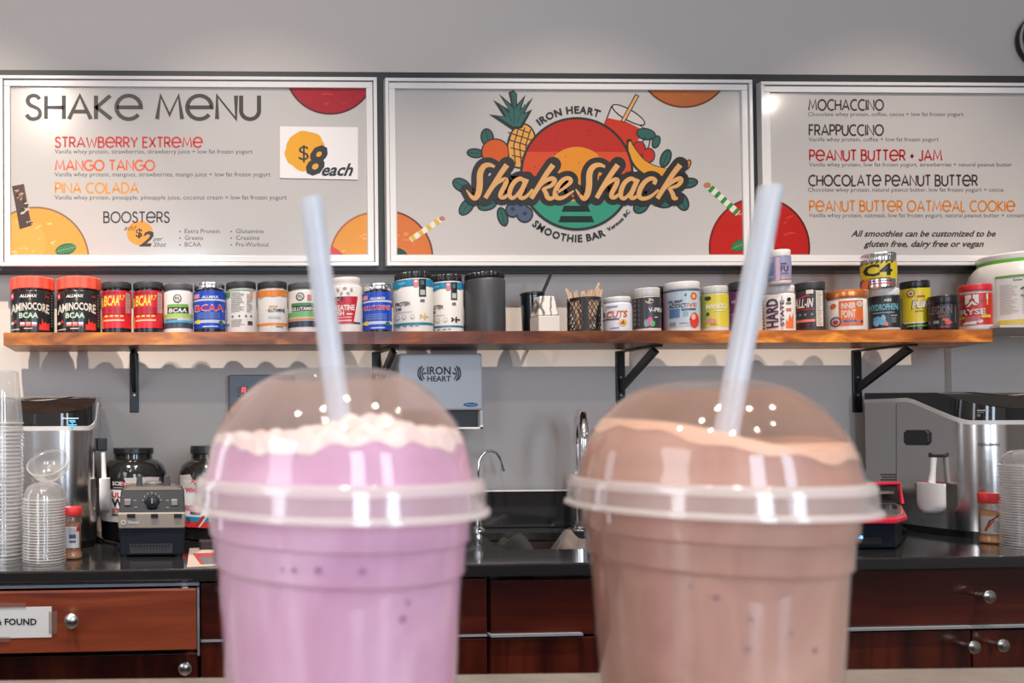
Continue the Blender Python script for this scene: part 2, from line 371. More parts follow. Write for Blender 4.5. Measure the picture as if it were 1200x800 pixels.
# ================================================================ backing board and the three menu panels
BRD = pm('black_board', (.026, .029, .031), .45)
zt, zb = onY(600, 85, YB).z, onY(600, 317.5, YB).z
mb = MB(); mb.box(-1.0, 3.3, YB, YW-.001, zb, zt, BRD)
tag(mb.build('backing_board', bevel=.002, loc=(1.1, YB, zb)), 'long black backing board on the wall behind the three white menu frames', 'board')
FR = pm('white_frame', (.66, .64, .63), .22, coat=.3); PANEL = pm('menu_print', (.44, .415, .40), .2, coat=.5)
GROOVE = pm('frame_groove', (.10, .095, .09), .6)
def menu(x0, x1, yt, ym, rect, label, art, edges=()):
    r = thing('menu_board', onY(x0, ym, YB), label, 'sign')
    Yf = YB-.020; X0, X1 = onY(x0, 200, Yf).x, onY(x1, 200, Yf).x; xm = (x0+min(x1, 1200))/2; Z1, Z0 = onY(xm, yt, Yf).z, onY(xm, ym, Yf).z
    px = 1/FPX*Yf
    def ring(mb, a, b, y0, y1):            # rectangular ring between insets a and b (pixels)
        a *= px; b *= px
        mb.box(X0+a, X1-a, y0, y1, Z1-b, Z1-a, FR); mb.box(X0+a, X1-a, y0, y1, Z0+a, Z0+b, FR)
        mb.box(X0+a, X0+b, y0, y1, Z0+b, Z1-b, FR); mb.box(X1-b, X1-a, y0, y1, Z0+b, Z1-b, FR)
    m1 = MB(); ring(m1, 0, 4.0, Yf, YB); m1.build('outer_frame', r, bevel=.0012)
    m2 = MB(); ring(m2, 4.9, 12.2, Yf+.004, YB); m2.build('inner_frame', r, bevel=.0012)
    m4 = MB(); m4.box(X0+.005, X1-.005, Yf+.0165, YB, Z0+.005, Z1-.005, GROOVE); m4.build('back_plate', r)
    m3 = MB(); Yp = Yf+.010; m3.box(X0+12*px, X1-12*px, Yp, Yf+.016, Z0+12*px, Z1-12*px, PANEL); m3.build('printed_panel', r)
    A = Art(plane_map(Yp), rect); art(A); A.build('artwork', r)
    return r
K = ink(58, 52, 52); K2 = ink(85, 78, 78); KD = ink(44, 42, 43, .4)
def fruit_disc(A, cx, cy, r, rim, col, hi, L=0):
    A.ell(cx, cy, r, r, rim, L, n=72); A.ell(cx, cy, r-2.2, r-2.2, col, L+1, n=72)
    random.seed(int(cx)); 
    for i in range(26):
        a = random.random()*6.28; q = r*.85*math.sqrt(random.random()); x, y = cx+q*math.cos(a), cy+q*math.sin(a)
        A.ell(x, y, random.uniform(1, 6), random.uniform(.5, 1.3), hi, L+2, rot=random.uniform(-.6, .6), n=8)
def mint(A, x, y, s, rot=-.3, L=4):
    A.ell(x, y, 12*s, 6.5*s, ink(40, 110, 60), L, rot); c, q = math.cos(rot), math.sin(rot)
    A.line([(x-11*s*c, y-11*s*q), (x+11*s*c, y+11*s*q)], .8*s, ink(120, 170, 120), L+1)
    for i in range(-3, 4):
        bx, by = x+i*3*s*c, y+i*3*s*q
        A.line([(bx, by), (bx+3*s*c-(-4*s)*q, by+3*s*q+(-4*s)*c)], .5*s, ink(110, 165, 115), L+1); A.line([(bx, by), (bx+3*s*c-(4*s)*q, by+3*s*q+(4*s)*c)], .5*s, ink(110, 165, 115), L+1)
def straw_art(A, x0, y0, x1, y1, w, col, n=4, L=4):
    A.line([(x0, y0), (x1, y1)], w, ink(232, 226, 215), L)
    for i in range(n):
        a, b = (i+.1)/n, (i+.55)/n; A.line([(x0+(x1-x0)*a, y0+(y1-y0)*a), (x0+(x1-x0)*b, y0+(y1-y0)*b)], w, col, L+1)
    A.ell(x1, y1, w*.55, w*.42, ink(190, 120, 90), L+2)
R1 = (12.5, 101.8, 430, 298)
def art1(A):
    A.head('SHAKe MeNU', 29, 112, 306, 139.5, K, .165, 3)
    A.head('STRAWBeRRY EXTReMe', 64, 161, 238, 172.5, ink(205, 52, 45), .2); A.text('Vanilla whey protein, strawberries, strawberry juice + low fat frozen yogurt', 64, 174.8, 296, 179.8, K)
    A.head('MANGO TANGO', 64, 188, 182, 199.5, ink(228, 98, 45), .2); A.text('Vanilla whey protein, mangoes, strawberries, mango juice + low fat frozen yogurt', 64, 201.6, 317, 206.6, K)
    A.head('PINA COLADA', 64, 214.5, 163, 226, ink(232, 150, 48), .2); A.text('Vanilla whey protein, pineapple, pineapple juice, coconut cream + low fat frozen yogurt', 64, 228.6, 336, 233.6, K)
    A.head('BOOSTeRS', 121, 248.5, 199, 260.5, KD, .16, 1)
    A.ell(164, 273, 15.5, 14.5, ink(244, 155, 45)); A.text('add', 145.5, 264, 160, 269.5, KD, L=2, shear=.4); A.text('$', 159, 268, 167, 277.5, KD, True, L=2)
    A.text('2', 163, 271, 180, 288, KD, True, L=2, shear=.35); A.text('per', 179, 277, 191, 282, KD, L=2, shear=.4); A.text('Shot', 179.5, 283.5, 195, 289, KD, L=2, shear=.4)
    for i, (a, b) in enumerate((('Extra Protein', 'Glutamine'), ('Greens', 'Creatine'), ('BCAA', 'Pre-Workout'))):
        y = 268+7.8*i; xa = {0: 257.5, 1: 238, 2: 235.5}[i]; xb = {0: 309, 1: 304, 2: 315}[i]
        A.ell(211, y+3.2, .9, .9, K, n=8); A.text(a, 216.5, y, xa, y+5.2, K); A.ell(271, y+3.2, .9, .9, K, n=8); A.text(b, 276.5, y, xb, y+5.2, K)
    fruit_disc(A, 387, 81, 53.5, ink(95, 30, 30), ink(170, 20, 35), ink(205, 45, 60))
    fruit_disc(A, 42, 305, 63, ink(140, 105, 70), ink(238, 160, 60), ink(250, 200, 120))
    A.ell(24, 285, 30, 30, ink(240, 168, 72), 1, n=40); mint(A, 77, 292, 1.05, -.25)
    A.poly([(14, 218), (28, 215.5), (37.5, 264), (23, 268.5)], ink(70, 48, 42), 4)
    random.seed(4)
    for i in range(22):
        t = random.random(); A.ell(15.5+t*13+random.uniform(2, 10), 221+t*42, random.uniform(1.5, 3.5), random.uniform(.8, 1.8), random.choice([ink(175, 150, 135), ink(150, 90, 60), ink(30, 22, 22), ink(205, 190, 175)]), 5, rot=random.uniform(-1, 1), n=8)
    A.poly([(28, 222), (37, 256), (36, 258), (27, 217)], ink(235, 160, 70), 4)
    fruit_disc(A, 440, 302, 54, ink(180, 100, 50), ink(232, 152, 45), ink(245, 190, 110))
    A.poly([(386, 298), (389, 288), (398, 294), (402, 298)], ink(215, 70, 60), 4)
menu(-.5, 442.8, 89.0, 311.3, R1, 'white framed shake menu board on the left with a yellow price sticker', art1)
Ym = YB-.011; st_ = thing('price_card', onY(374, 208, Ym), 'white price card with a yellow blob stuck on the left menu board', 'sticker')
m = MB(); q = [(328, 208.5), (419.5, 210.5), (419.5, 149), (328, 148)]; m.hexa([onY(x, y, Ym-.0012) for x, y in q], [onY(x, y, Ym-.0002) for x, y in q], pm('card_white', (.66, .63, .62), .35)); m.build('card', st_)
A = Art(plane_map(Ym-.0012))
A.poly([(358+24*(1+.035*math.sin(5*t)+.02*math.sin(13*t))*math.cos(t), 177+23.5*(1+.03*math.cos(7*t))*math.sin(t)) for t in [2*PI*i/60 for i in range(60)]], ink(238, 168, 30), 1)
A.text('$', 350, 170, 362, 187.5, KD, L=2); A.text('8', 358.5, 171, 384, 204, KD, True, L=2, shear=.32); A.text('each', 377, 191.5, 414, 205.5, KD, True, L=2, shear=.4); A.build('printed_price', st_)
R2 = (465.5, 104, 876, 298)
def leaf(A, x, y, rx, ry, rot, L=0, mid=True):
    A.ell(x, y, rx, ry, KD, L, rot); A.ell(x, y, rx-2, ry-2, ink(46, 100, 95), L+1, rot)
    c, q = math.cos(rot), math.sin(rot); A.line([(x-rx*c*.8, y-rx*q*.8), (x+rx*c*.8, y+rx*q*.8)], .9, KD, L+2)
def art2(A):
    TEAL = ink(52, 150, 122); CREAM = ink(226, 170, 108); RD = ink(186, 42, 32); OR = ink(212, 78, 42); YO = ink(226, 142, 42)
    for x, y, rx, ry, a in ((571, 161, 11, 8, 1.4), (557, 179.5, 10.5, 6, .1), (541, 217, 12, 8, .5), (547, 242, 12.5, 7.5, -.9), (571, 240, 12, 7, -.25), (589, 254, 12, 6.5, 1.3),
                            (780, 185.5, 11.5, 6.5, -1.2), (806.5, 214.5, 12, 6.5, -.15), (799, 236, 12, 8, 1.1), (776, 236, 13, 8, .2), (751.5, 241.5, 11, 8, -.7), (792, 205, 9, 6, .4)): leaf(A, x, y, rx, ry, a)
    # pineapple
    A.ell(611, 171, 17.5, 27, KD, 3, .16); A.ell(611, 171, 15.6, 25, ink(232, 165, 75), 4, .16)
    for i in range(-3, 4):
        A.line([(597+i*1.5, 164+i*9), (626+i*1.5-2, 172+i*8)], 1.3, KD, 5) if abs(i) < 3 else None
    for xo in (-9, -2, 5, 12): A.line([(606+xo+4, 148+abs(xo)*.3), (602+xo+2, 170), (608+xo-2, 194-abs(xo-2)*.3)], 1.3, KD, 5)
    for P in ([(600, 152), (573, 134), (590, 136), (578, 117), (596, 128), (585, 110), (599, 122), (596, 108), (602, 105.5), (606, 110), (606, 122), (616, 111), (611, 127), (625, 114), (615, 132), (624, 128), (612, 150)],): A.poly(P, KD, 6)
    for P in ([(601, 148), (583, 136), (594, 137), (585, 122), (599, 134), (590, 115), (602, 128), (599, 109), (603, 107.5), (605, 112), (604, 128), (613, 115), (608, 131), (621, 117), (612, 134), (619, 132), (609, 148)],): A.poly(P, ink(50, 108, 100), 7)
    A.line([(602, 112), (603, 146)], .8, KD, 8); A.line([(591, 126), (601, 144)], .8, KD, 8); A.line([(615, 122), (606, 144)], .8, KD, 8)
    # orange
    A.ell(580.5, 178, 17, 16, KD, 3); A.ell(580.5, 178, 15.2, 14.4, ink(218, 92, 30), 4)
    # blueberries
    for x, y, r in ((601, 246, 9), (615, 251, 10), (610, 241, 8)): A.ell(x, y, r, r, KD, 9); A.ell(x, y, r-1.8, r-1.8, ink(80, 96, 122), 10); A.ell(x, y-1, 2.6, 2.2, ink(48, 58, 82), 11)
    # take-away cup, cherries, banana
    A.poly([(716, 124), (707, 147), (742, 172), (757, 151)], KD, 3); A.poly([(717, 126), (709, 146), (741, 169), (755, 151)], ink(205, 196, 192), 4)
    A.poly([(711.5, 138), (707, 148), (735, 172), (745, 170), (753, 152), (735, 143)], ink(200, 52, 32), 5)
    A.ell(736.5, 134.5, 22.5, 7, KD, 6, .52); A.ell(736.5, 134.5, 20.8, 5.4, ink(208, 200, 196), 7, .52)
    A.line([(729.5, 143), (747, 111)], 5.2, KD, 8); A.line([(730, 142), (746.6, 112)], 3, CREAM, 9)
    A.ell(757, 157, 12, 7, KD, 8, .2); A.ell(757, 157, 10.4, 5.6, ink(46, 100, 95), 9, .2); A.ell(769, 166, 8, 5, KD, 8, 1.9); A.ell(769, 166, 6.5, 3.6, ink(46, 100, 95), 9, 1.9)
    A.line([(757, 160), (749, 172)], 1.4, KD, 9); A.line([(763, 160), (759, 176)], 1.4, KD, 9)
    A.ell(749, 174, 8, 9, KD, 9); A.ell(749, 174, 6.6, 7.6, ink(190, 38, 32), 10); A.ell(760, 182, 8, 9, KD, 9); A.ell(760, 182, 6.6, 7.6, ink(200, 44, 34), 10)
    v, f = ribbon(spline([(737, 163, 5), (740, 176, 11), (750, 192, 15), (768, 202, 16), (790, 203, 12), (806, 192, 6)], 8), 10); A.raw(v, f, KD, 11)
    v, f = ribbon(spline([(738, 166, 2.5), (741, 177, 8), (751, 192, 12), (768, 201.5, 13), (790, 202, 9), (805, 193, 3.5)], 8), 8); A.raw(v, f, ink(230, 158, 48), 12)
    A.ell(805.5, 193, 4, 7, KD, 12, .5); A.ell(805.5, 193, 2.6, 5.4, ink(224, 130, 40), 13, .5)
    # sunset disc
    A.ell(676, 203.5, 66.5, 66.5, KD, 13, n=80)
    cx, cy, r = 676, 203.5, 63.6
    disc = [(cx+r*math.cos(2*PI*i/80), cy+r*math.sin(2*PI*i/80)) for i in range(80)]
    A.poly(clip(disc, 600, 130, 760, 178), RD, 14); A.poly(clip(disc, 600, 178, 760, 236), OR, 14); A.poly(clip(disc, 600, 236, 760, 280), TEAL, 14)
    A.poly(clip([(676+38*math.cos(2*PI*i/60), 210+38*math.sin(2*PI*i/60)) for i in range(60)], 600, 150, 760, 236), YO, 15)
    for q in ([(661, 241), (689, 241), (692, 248), (658, 248)], [(657, 253), (693.5, 253), (696.5, 260.5), (654.5, 260.5)]): A.poly(q, ink(24, 40, 40), 15)
    random.seed(3)
    for i in range(16): A.ell(676+random.uniform(-50, 50), 180+random.uniform(-30, 25), .7, .7, KD, 16, n=6)
    # script lettering
    k = 1/4.2125; T1 = lambda P, w: [(520+x*k, 100+y*k, w[i] if isinstance(w, (list, tuple)) else w) for i, (x, y) in enumerate(P)]
    T2 = lambda P, w: [(660+x*k, 100+y*k, w[i] if isinstance(w, (list, tuple)) else w) for i, (x, y) in enumerate(P)]
    SW = [3, 5, 6.4, 7.2, 7.2, 7, 5.8, 4, 1.5]
    st = [T1([(252, 402), (225, 392), (198, 400), (180, 435), (178, 490), (172, 530), (156, 556), (136, 548), (112, 516)], SW),
      T1([(312, 392), (278, 440), (240, 500), (205, 556)], [6.5, 6, 5.6, 5.2]), T1([(212, 548), (250, 495), (285, 468), (308, 466), (303, 492), (283, 530), (281, 550), (300, 552), (330, 528)], [3, 3.6, 4.4, 5.4, 5.6, 5.4, 5, 4.2, 2.5]),
      T1([(402, 476), (378, 460), (350, 476), (330, 510), (325, 543), (340, 556), (365, 536), (398, 486)], [4, 5, 5.4, 5.6, 5.2, 4.4, 3.6, 3]), T1([(410, 462), (390, 508), (375, 545), (390, 556), (415, 542), (440, 512)], [5.6, 5.6, 5.4, 4.6, 3.8, 3]),
      T1([(540, 392), (505, 440), (465, 505), (432, 558)], [6.5, 6, 5.6, 5.2]), T1([(456, 520), (490, 480), (530, 460), (548, 470), (530, 495), (490, 510)], [3.4, 4.4, 5.4, 5.2, 4.4, 3]), T1([(488, 508), (504, 530), (512, 552), (532, 558), (562, 536)], [4, 5.2, 5.4, 4.6, 3]),
      T1([(558, 530), (592, 508), (626, 478), (622, 460), (596, 462), (566, 492), (550, 530), (558, 554), (592, 552), (642, 520)], [2.6, 3.4, 4.4, 4.8, 5, 5.6, 5.8, 5.4, 4.2, 2]),
      T2([(207, 402), (178, 392), (148, 402), (130, 435), (128, 490), (121, 532), (105, 558), (86, 546), (62, 512)], SW),
      T2([(270, 392), (235, 440), (197, 500), (165, 556)], [6.5, 6, 5.6, 5.2]), T2([(172, 546), (210, 494), (245, 468), (266, 466), (262, 490), (241, 530), (239, 550), (258, 551), (290, 524)], [3, 3.6, 4.4, 5.4, 5.6, 5.4, 5, 4.2, 2.5]),
      T2([(360, 474), (336, 460), (306, 478), (288, 513), (285, 546), (300, 558), (325, 538), (356, 490)], [4, 5, 5.4, 5.6, 5.2, 4.4, 3.6, 3]), T2([(368, 462), (348, 508), (333, 545), (347, 556), (380, 536)], [5.6, 5.6, 5.4, 4.6, 3]),
      T2([(448, 488), (454, 468), (432, 459), (402, 478), (380, 513), (375, 546), (394, 559), (430, 549), (472, 515)], [4.4, 5, 5, 5.6, 5.8, 5.4, 4.8, 4, 2.6]),
      T2([(578, 392), (540, 440), (498, 505), (465, 558)], [6.5, 6, 5.6, 5.2]), T2([(490, 520), (530, 482), (572, 460), (583, 470), (565, 494), (523, 508)], [3.4, 4.4, 5.4, 5.2, 4.4, 3]), T2([(523, 506), (540, 534), (548, 556), (566, 556)], [4, 5.2, 5.2, 3])]
    for P in st:
        Q = spline(P, 5); v, f = ribbon([(x, y, w+12.5) for x, y, w in Q], 12); A.raw(v, f, KD, 17)
        for x, y, w in (Q[0], Q[-1]): A.ell(x, y, (w+12.5)/2, (w+12.5)/2, KD, 17, n=18)
    for x0, x1 in ((570, 656), (702, 790)): A.rect_(x0, 206, x1, 232, KD, 17)
    for P in st: v, f = ribbon(spline(P, 5), 5); A.raw(v, f, CREAM, 18)
    for x, y in ((671, 229), (679, 228)): A.poly([(x-1.5, y+1.5), (x+1.8, y+1.5), (x, y-2)], ink(226, 110, 50), 18)
    A.arctext('IRON HEART', 676, 203.5, 71, -98.3, 8.2, KD, span=59, L=14)
    A.arctext('SMOOTHIE BAR', 676, 203.5, 71.5, 98, 8.2, KD, inward=True, span=67, L=14)
    A.arctext('Vernon BC', 676, 203.5, 72.5, 48, 4.4, KD, inward=True, span=26, L=14)
    fruit_disc(A, 452, 302, 56, ink(110, 55, 30), ink(212, 112, 38), ink(228, 142, 70)); A.ell(464, 302, 14, 12, ink(30, 60, 45), 3)
    straw_art(A, 481, 281, 518, 256, 6.5, ink(215, 180, 60))
    fruit_disc(A, 802, 70, 56.5, ink(120, 55, 25), ink(190, 105, 50), ink(206, 125, 70))
    fruit_disc(A, 890, 290, 59.5, ink(120, 18, 12), ink(190, 28, 18), ink(228, 120, 90)); mint(A, 868, 287, 1.0, -.4); straw_art(A, 865, 250, 829, 217, 8, ink(40, 140, 60), 5)
menu(452.6, 883.6, 92.0, 311.0, R2, 'white framed logo sign in the middle with fruit around a sunset disc', art2)
R3 = (907, 107, 1325, 298)
def art3(A):
    T = ink(70, 50, 46); K3 = ink(62, 54, 54)
    rows = [('MOCHACCINO', 117, 947, 1036, T, 'Chocolate whey protein, coffee, cocoa + low fat frozen yogurt', 947, 1129), ('FRAPPUCCINO', 146.5, 947.5, 1036, K, 'Vanilla whey protein, coffee + low fat frozen yogurt', 947.5, 1100),
      ('PeANUT BUTTeR + JAM', 176, 948, 1104.5, ink(182, 28, 34), 'Vanilla whey protein, low fat frozen yogurt, strawberries + natural peanut butter', 948, 1186),
      ('CHOCOLATe PeANUT BUTTeR', 205.5, 947, 1146, T, 'Chocolate whey protein, natural peanut butter, low fat frozen yogurt + cocoa', 947, 1176),
      ('PeANUT BUTTeR OATMeAL COOKIe', 235.5, 948, 1190, ink(215, 132, 48), 'Vanilla whey protein, oatmeal, low fat frozen yogurt, natural peanut butter + cinnamon', 948, 1208)]
    for t, y, a, b, m, s, c, d in rows: A.head(t, a, y, b, y+12, m, .19); A.text(s, c, y+14.2, d, y+19, K3)
    A.text('All smoothies can be customized to be', 997, 270, 1167, 277, K, True, shear=.35); A.text('gluten free, dairy free or vegan', 1012, 282, 1153, 289, K, True, shear=.35)
    fruit_disc(A, 890, 290, 59.5, ink(90, 14, 12), ink(186, 24, 18), ink(214, 60, 45))
menu(893.7, 1337, 96.0, 310.6, R3, 'white framed drinks menu on the right, running out of view', art3)
# ================================================================ wall shelf and brackets
P = [onY(4, 395, YS), onY(1164.5, 395, YS)]; BK = 2.255
xbl, xbr = onY(18.5, 410, BK).x, onY(1114, 405, BK).x
ZS = onY(590, 387.8, YS).z; ZU = onY(590, 402.3, YS).z
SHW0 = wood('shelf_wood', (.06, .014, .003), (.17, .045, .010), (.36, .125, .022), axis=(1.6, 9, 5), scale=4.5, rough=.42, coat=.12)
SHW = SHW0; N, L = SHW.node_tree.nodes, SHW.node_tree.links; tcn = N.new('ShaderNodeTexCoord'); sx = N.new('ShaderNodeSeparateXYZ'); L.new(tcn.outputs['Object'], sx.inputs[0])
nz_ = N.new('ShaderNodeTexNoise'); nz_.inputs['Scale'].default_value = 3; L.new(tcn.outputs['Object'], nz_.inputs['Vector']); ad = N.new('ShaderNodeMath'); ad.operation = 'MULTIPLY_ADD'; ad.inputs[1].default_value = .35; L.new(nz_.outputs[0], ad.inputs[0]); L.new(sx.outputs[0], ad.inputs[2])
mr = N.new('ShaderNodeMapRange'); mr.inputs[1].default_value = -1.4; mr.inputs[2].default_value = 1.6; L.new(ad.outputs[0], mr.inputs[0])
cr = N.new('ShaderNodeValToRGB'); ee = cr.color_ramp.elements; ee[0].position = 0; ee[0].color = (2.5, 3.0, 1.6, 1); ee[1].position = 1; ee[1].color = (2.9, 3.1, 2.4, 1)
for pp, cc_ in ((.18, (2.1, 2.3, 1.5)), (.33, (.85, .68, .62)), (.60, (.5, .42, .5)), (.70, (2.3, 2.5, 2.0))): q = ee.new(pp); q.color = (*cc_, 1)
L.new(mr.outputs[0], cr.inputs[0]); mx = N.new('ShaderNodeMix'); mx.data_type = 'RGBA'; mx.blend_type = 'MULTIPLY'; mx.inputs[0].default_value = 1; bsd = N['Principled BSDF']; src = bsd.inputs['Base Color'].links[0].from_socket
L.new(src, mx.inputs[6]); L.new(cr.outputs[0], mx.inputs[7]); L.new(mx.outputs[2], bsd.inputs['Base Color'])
r = thing('wall_shelf', (1.1, 2.16, ZU), 'long reddish brown plank shelf carrying the row of supplement jars', 'shelf')
mb = MB(); n = 60; random.seed(2)
front = [(P[0].x+(P[1].x-P[0].x)*i/n, YS+random.uniform(-.0012, .0012)) for i in range(n+1)]
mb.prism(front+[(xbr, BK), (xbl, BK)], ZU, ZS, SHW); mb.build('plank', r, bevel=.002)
IRON = pm('black_iron', (.010, .012, .014), .4)
def bracket(px, label):
    a = onY(px-5, 450, YW-.006).x; b = onY(px+5.5, 450, YW-.006).x; zb_ = onY(px, 483, YW-.006).z; m = (a+b)/2
    t = thing('shelf_bracket', (m, YW, zb_), label, 'bracket', 'black brackets under the wall shelf')
    q = MB(); q.box(a, b, YW-.006, YW, zb_, ZU, IRON); q.build('wall_plate', t, bevel=.002)
    q = MB(); q.box(a+.002, b-.002, YS+.05, YW-.006, ZU-.005, ZU, IRON); q.build('arm', t, bevel=.001)
    q = MB(); z1 = onY(px, 455, YW).z; w = .006
    q.hexa([(m-w, YW-.006, z1-.012), (m+w, YW-.006, z1-.012), (m+w, YW-.006, z1+.012), (m-w, YW-.006, z1+.012)], [(m-w, YS+.055, ZU-.019), (m+w, YS+.055, ZU-.019), (m+w, YS+.075, ZU-.005), (m-w, YS+.075, ZU-.005)], IRON); q.build('brace', t, bevel=.001)
    for yy in (442, 463):
        z = onY(px, yy, YW).z; q = MB(); q.lathe([(.0035, 0), (.003, .0015), (0, .002)], (0, 0, 0), SATIN, 10); 
        q.v = [(m+x, YW-.006-zz, z+y) for x, y, zz in q.v]; q.build('screw', t)
for px, l in ((157, 'black shelf bracket at the left end, above the ice machine'), (441.5, 'black shelf bracket just left of the white paper dispenser'),
              (727.5, 'black shelf bracket above the tall tap, behind the brown cup'), (1005, 'black shelf bracket on the right, beside the steel ice machine')): bracket(px, l)
# ================================================================ jars
def jar(name, label, cat, x0, x1, yt, body, lid, lidh, bands=(), art=None, lr=1.0, knurl=0, neck=None, neckh=1.6, back=0, z0=None, gap=.033, group=None, base=None):
    ym = 360; R = .035
    for _ in range(3): Yc = YS+gap+back+R; X, Yc2, R = silh(x0, x1, ym, Y=Yc)
    Y = Yc; xc = (x0+x1)/2; Z0 = ZS if z0 is None else z0
    zz = lambda py: onY(xc, py, Y-R).z
    zt, zl = zz(yt), zz(yt+lidh)
    r = thing(name, (X, Y, Z0), label, cat, group or 'supplement tubs on the wall shelf')
    c = (X, Y, 0); zn = zz(yt+lidh+neckh)
    m = MB(); m.lathe([(R*.90, Z0), (R*.985, Z0+.003), (R, Z0+.007), (R, zn-.004), (R*.975, zn-.0012), (R*.93, zn)], c, body, 48); m.build('body', r, smooth=True)
    m = MB(); m.lathe([(R*.90, zn-.002), (R*.90, zl+.001)], c, neck or body, 40); m.build('neck', r, smooth=True)
    m = MB(); L = R*lr
    if knurl: m.lathe([(L*.97, zl), (L, zl+.002), (L, zt-.003), (L*.95, zt)], c, lid, 96, rib=.04, nrib=knurl)
    else: m.lathe([(L*.985, zl), (L, zl+.0012), (L, zt-.003), (L*.985, zt-.001), (L*.95, zt)], c, lid, 48)
    m.build('lid', r, smooth=True)
    if bands:
        for i, (a, b, mt) in enumerate(bands):
            m = MB(); e = .0003+.00012*i; m.lathe([(R+e, zz(b)), (R+e, zz(a))], c, mt, 64, cap=False); m.build('label_wrap', r, smooth=True)
    if art:
        A = Art(cyl_map(X, Y, R+.0007, xc)); art(A); A.build('label_print', r)
    r['top'] = zt
    return r, X, Y, R, zt
W = ink(238, 234, 228); CR = ink(226, 218, 205); BL = ink(26, 26, 28)
BKL = pm('tub_black', (.014, .014, .016), .22); BKLID = pm('tub_black_lid', (.03, .03, .032), .45); REDLID = pm('tub_red_lid', srgb(242, 84, 62), .4)
TW = pm('tub_white', (.60, .575, .55), .35); GLID = pm('tub_grey_lid', (.075, .075, .075), .45); CLR = film('clear_lid', (.75, .73, .70), .55, .12)
SILV = pm('silver_lid', (.75, .74, .74), .18, metal=1)
def lines(A, x0, x1, y0, y1, step, mat, L=1, seed=1):
    random.seed(seed); y = y0
    while y < y1: A.rect_(x0, y, x0+(x1-x0)*random.uniform(.6, 1), y+step*.38, mat, L, 6); y += step
def amino(dx, label):
    def art(A):
        A.L = 1
        A.text('ALLMAX', 23+dx, 344.6, 44+dx, 348, W, True, shear=.2)
        V, F = text2d('AMINOCORE', True); w = max(p[0] for p in V); out = []
        for x, y in V: u = x/w; e = 4.5*(2*u-1)**2; out.append((13.6+dx+u*44.4, 362.4+e*.9-(y/.7)*(8.2+e*.5)))
        A.raw(out, F, CR)
        A.text('BCAA', 22.6+dx, 366, 45+dx, 372, ink(196, 222, 196), True)
        A.rect_(13+dx, 341.5, 16.6+dx, 349.5, ink(225, 50, 70)); A.text('6', 13.6+dx, 343, 16+dx, 347, W, True, L=1)
        for i, c in enumerate((ink(232, 210, 220), ink(240, 160, 150), ink(210, 220, 235))): A.rect_(23.6+dx+i*7, 377, 29.4+dx+i*7, 382, c, n=2); A.rect_(23.6+dx+i*7, 380, 29.4+dx+i*7, 382, ink(225, 90, 80), 1, n=2)
        A.rect_(28+dx, 384, 38+dx, 385, CR, n=3); A.rect_(13+dx, 384.6, 23+dx, 385.6, CR, n=3)
        A.ell(15+dx, 377.5, 2, 1.8, ink(205, 215, 205)); A.ell(18.6+dx, 376, 1.6, 2, ink(190, 40, 40))
        A.poly([(46+dx, 386), (46.5+dx, 379), (49+dx, 380.5), (49.5+dx, 372), (51.5+dx, 378), (54+dx, 376), (55.5+dx, 379), (58+dx, 377.5), (58+dx, 386)], ink(228, 58, 50))
        A.rect_(53+dx, 345.5, 58+dx, 348, ink(130, 60, 50), n=2)
        for i in range(12): A.rect_(60.2+dx, 343+3.3*i, 62+dx, 345+3.3*i, ink(120, 118, 116), n=1)
    jar('supplement_jar', label, 'jar', 12+dx, 64+dx, 322.8, BKL, REDLID, 14.5, art=art, lr=1.02, knurl=14)
amino(0, 'black jar with an orange-red lid, leftmost on the wall shelf'); amino(54.6, 'black jar with an orange-red lid, second from the left end of the shelf')
def redb(dx, label):
    def art(A):
        YL = ink(246, 214, 70)
        A.text('BCAA', 122+dx, 346, 140.5+dx, 357.5, YL, True, shear=.15, L=1); A.text('9.7', 140+dx, 345.5, 147+dx, 351, YL, True, L=1, shear=.2)
        A.rect_(119.4+dx, 348, 121+dx, 359, YL, 1); A.rect_(119.3+dx, 370, 121.5+dx, 384, ink(240, 140, 60), 1)
        A.rect_(121+dx, 359.5, 147+dx, 368, ink(178, 24, 48), 1, 6); A.rect_(122+dx, 341, 140+dx, 344, ink(150, 24, 40), 1, 5)
        for x in range(4): A.rect_(123+dx+6*x, 369, 127+dx+6*x, 371, YL, 1)
        A.rect_(122+dx, 374, 146+dx, 376, ink(250, 190, 150), 1, 5)
        A.rect_(148+dx, 342.5, 153.2+dx, 366, ink(200, 170, 165), 1, 3); lines(A, 148.6+dx, 152.6+dx, 344, 365, 2.2, ink(130, 90, 90), 2)
    jar('supplement_jar', label, 'jar', 119.2+dx, 154+dx, 329, BKL, BKLID, 8, bands=[(340, 383.8, ink(218, 36, 54))], art=art, lr=1.02, neckh=2)
redb(0, 'black capped jar with a red and yellow label, left of its twin'); redb(37.2, 'black capped jar with a red and yellow label, right of its twin')
def a5(A):
    A.ell(208.4, 349.5, 5, 5, ink(70, 70, 72), 1); A.ell(208.4, 349.5, 3.8, 3.8, CR, 2); A.text('PVL', 205.4, 347.6, 211.4, 351.4, ink(60, 60, 62), True, L=3)
    A.rect_(196.8, 356, 221.5, 366.4, ink(40, 44, 40), 1, 6); A.rect_(197, 356, 221.5, 359.6, ink(120, 175, 70), 2, 6); A.text('BCAA', 198, 361, 219.5, 365.6, W, True, L=3, shear=.15)
    A.rect_(194, 373, 208, 374.5, ink(120, 120, 118), 2, 4)
jar('supplement_jar', 'white jar with a dark lid and green and blue bands, fifth from the left', 'jar', 191.5, 226, 331, TW, GLID, 7.5, bands=[(367, 371.8, ink(165, 205, 105)), (371.8, 375, ink(200, 198, 194)), (375, 377.5, ink(70, 170, 215)), (377.5, 384, ink(60, 70, 92))], art=a5)
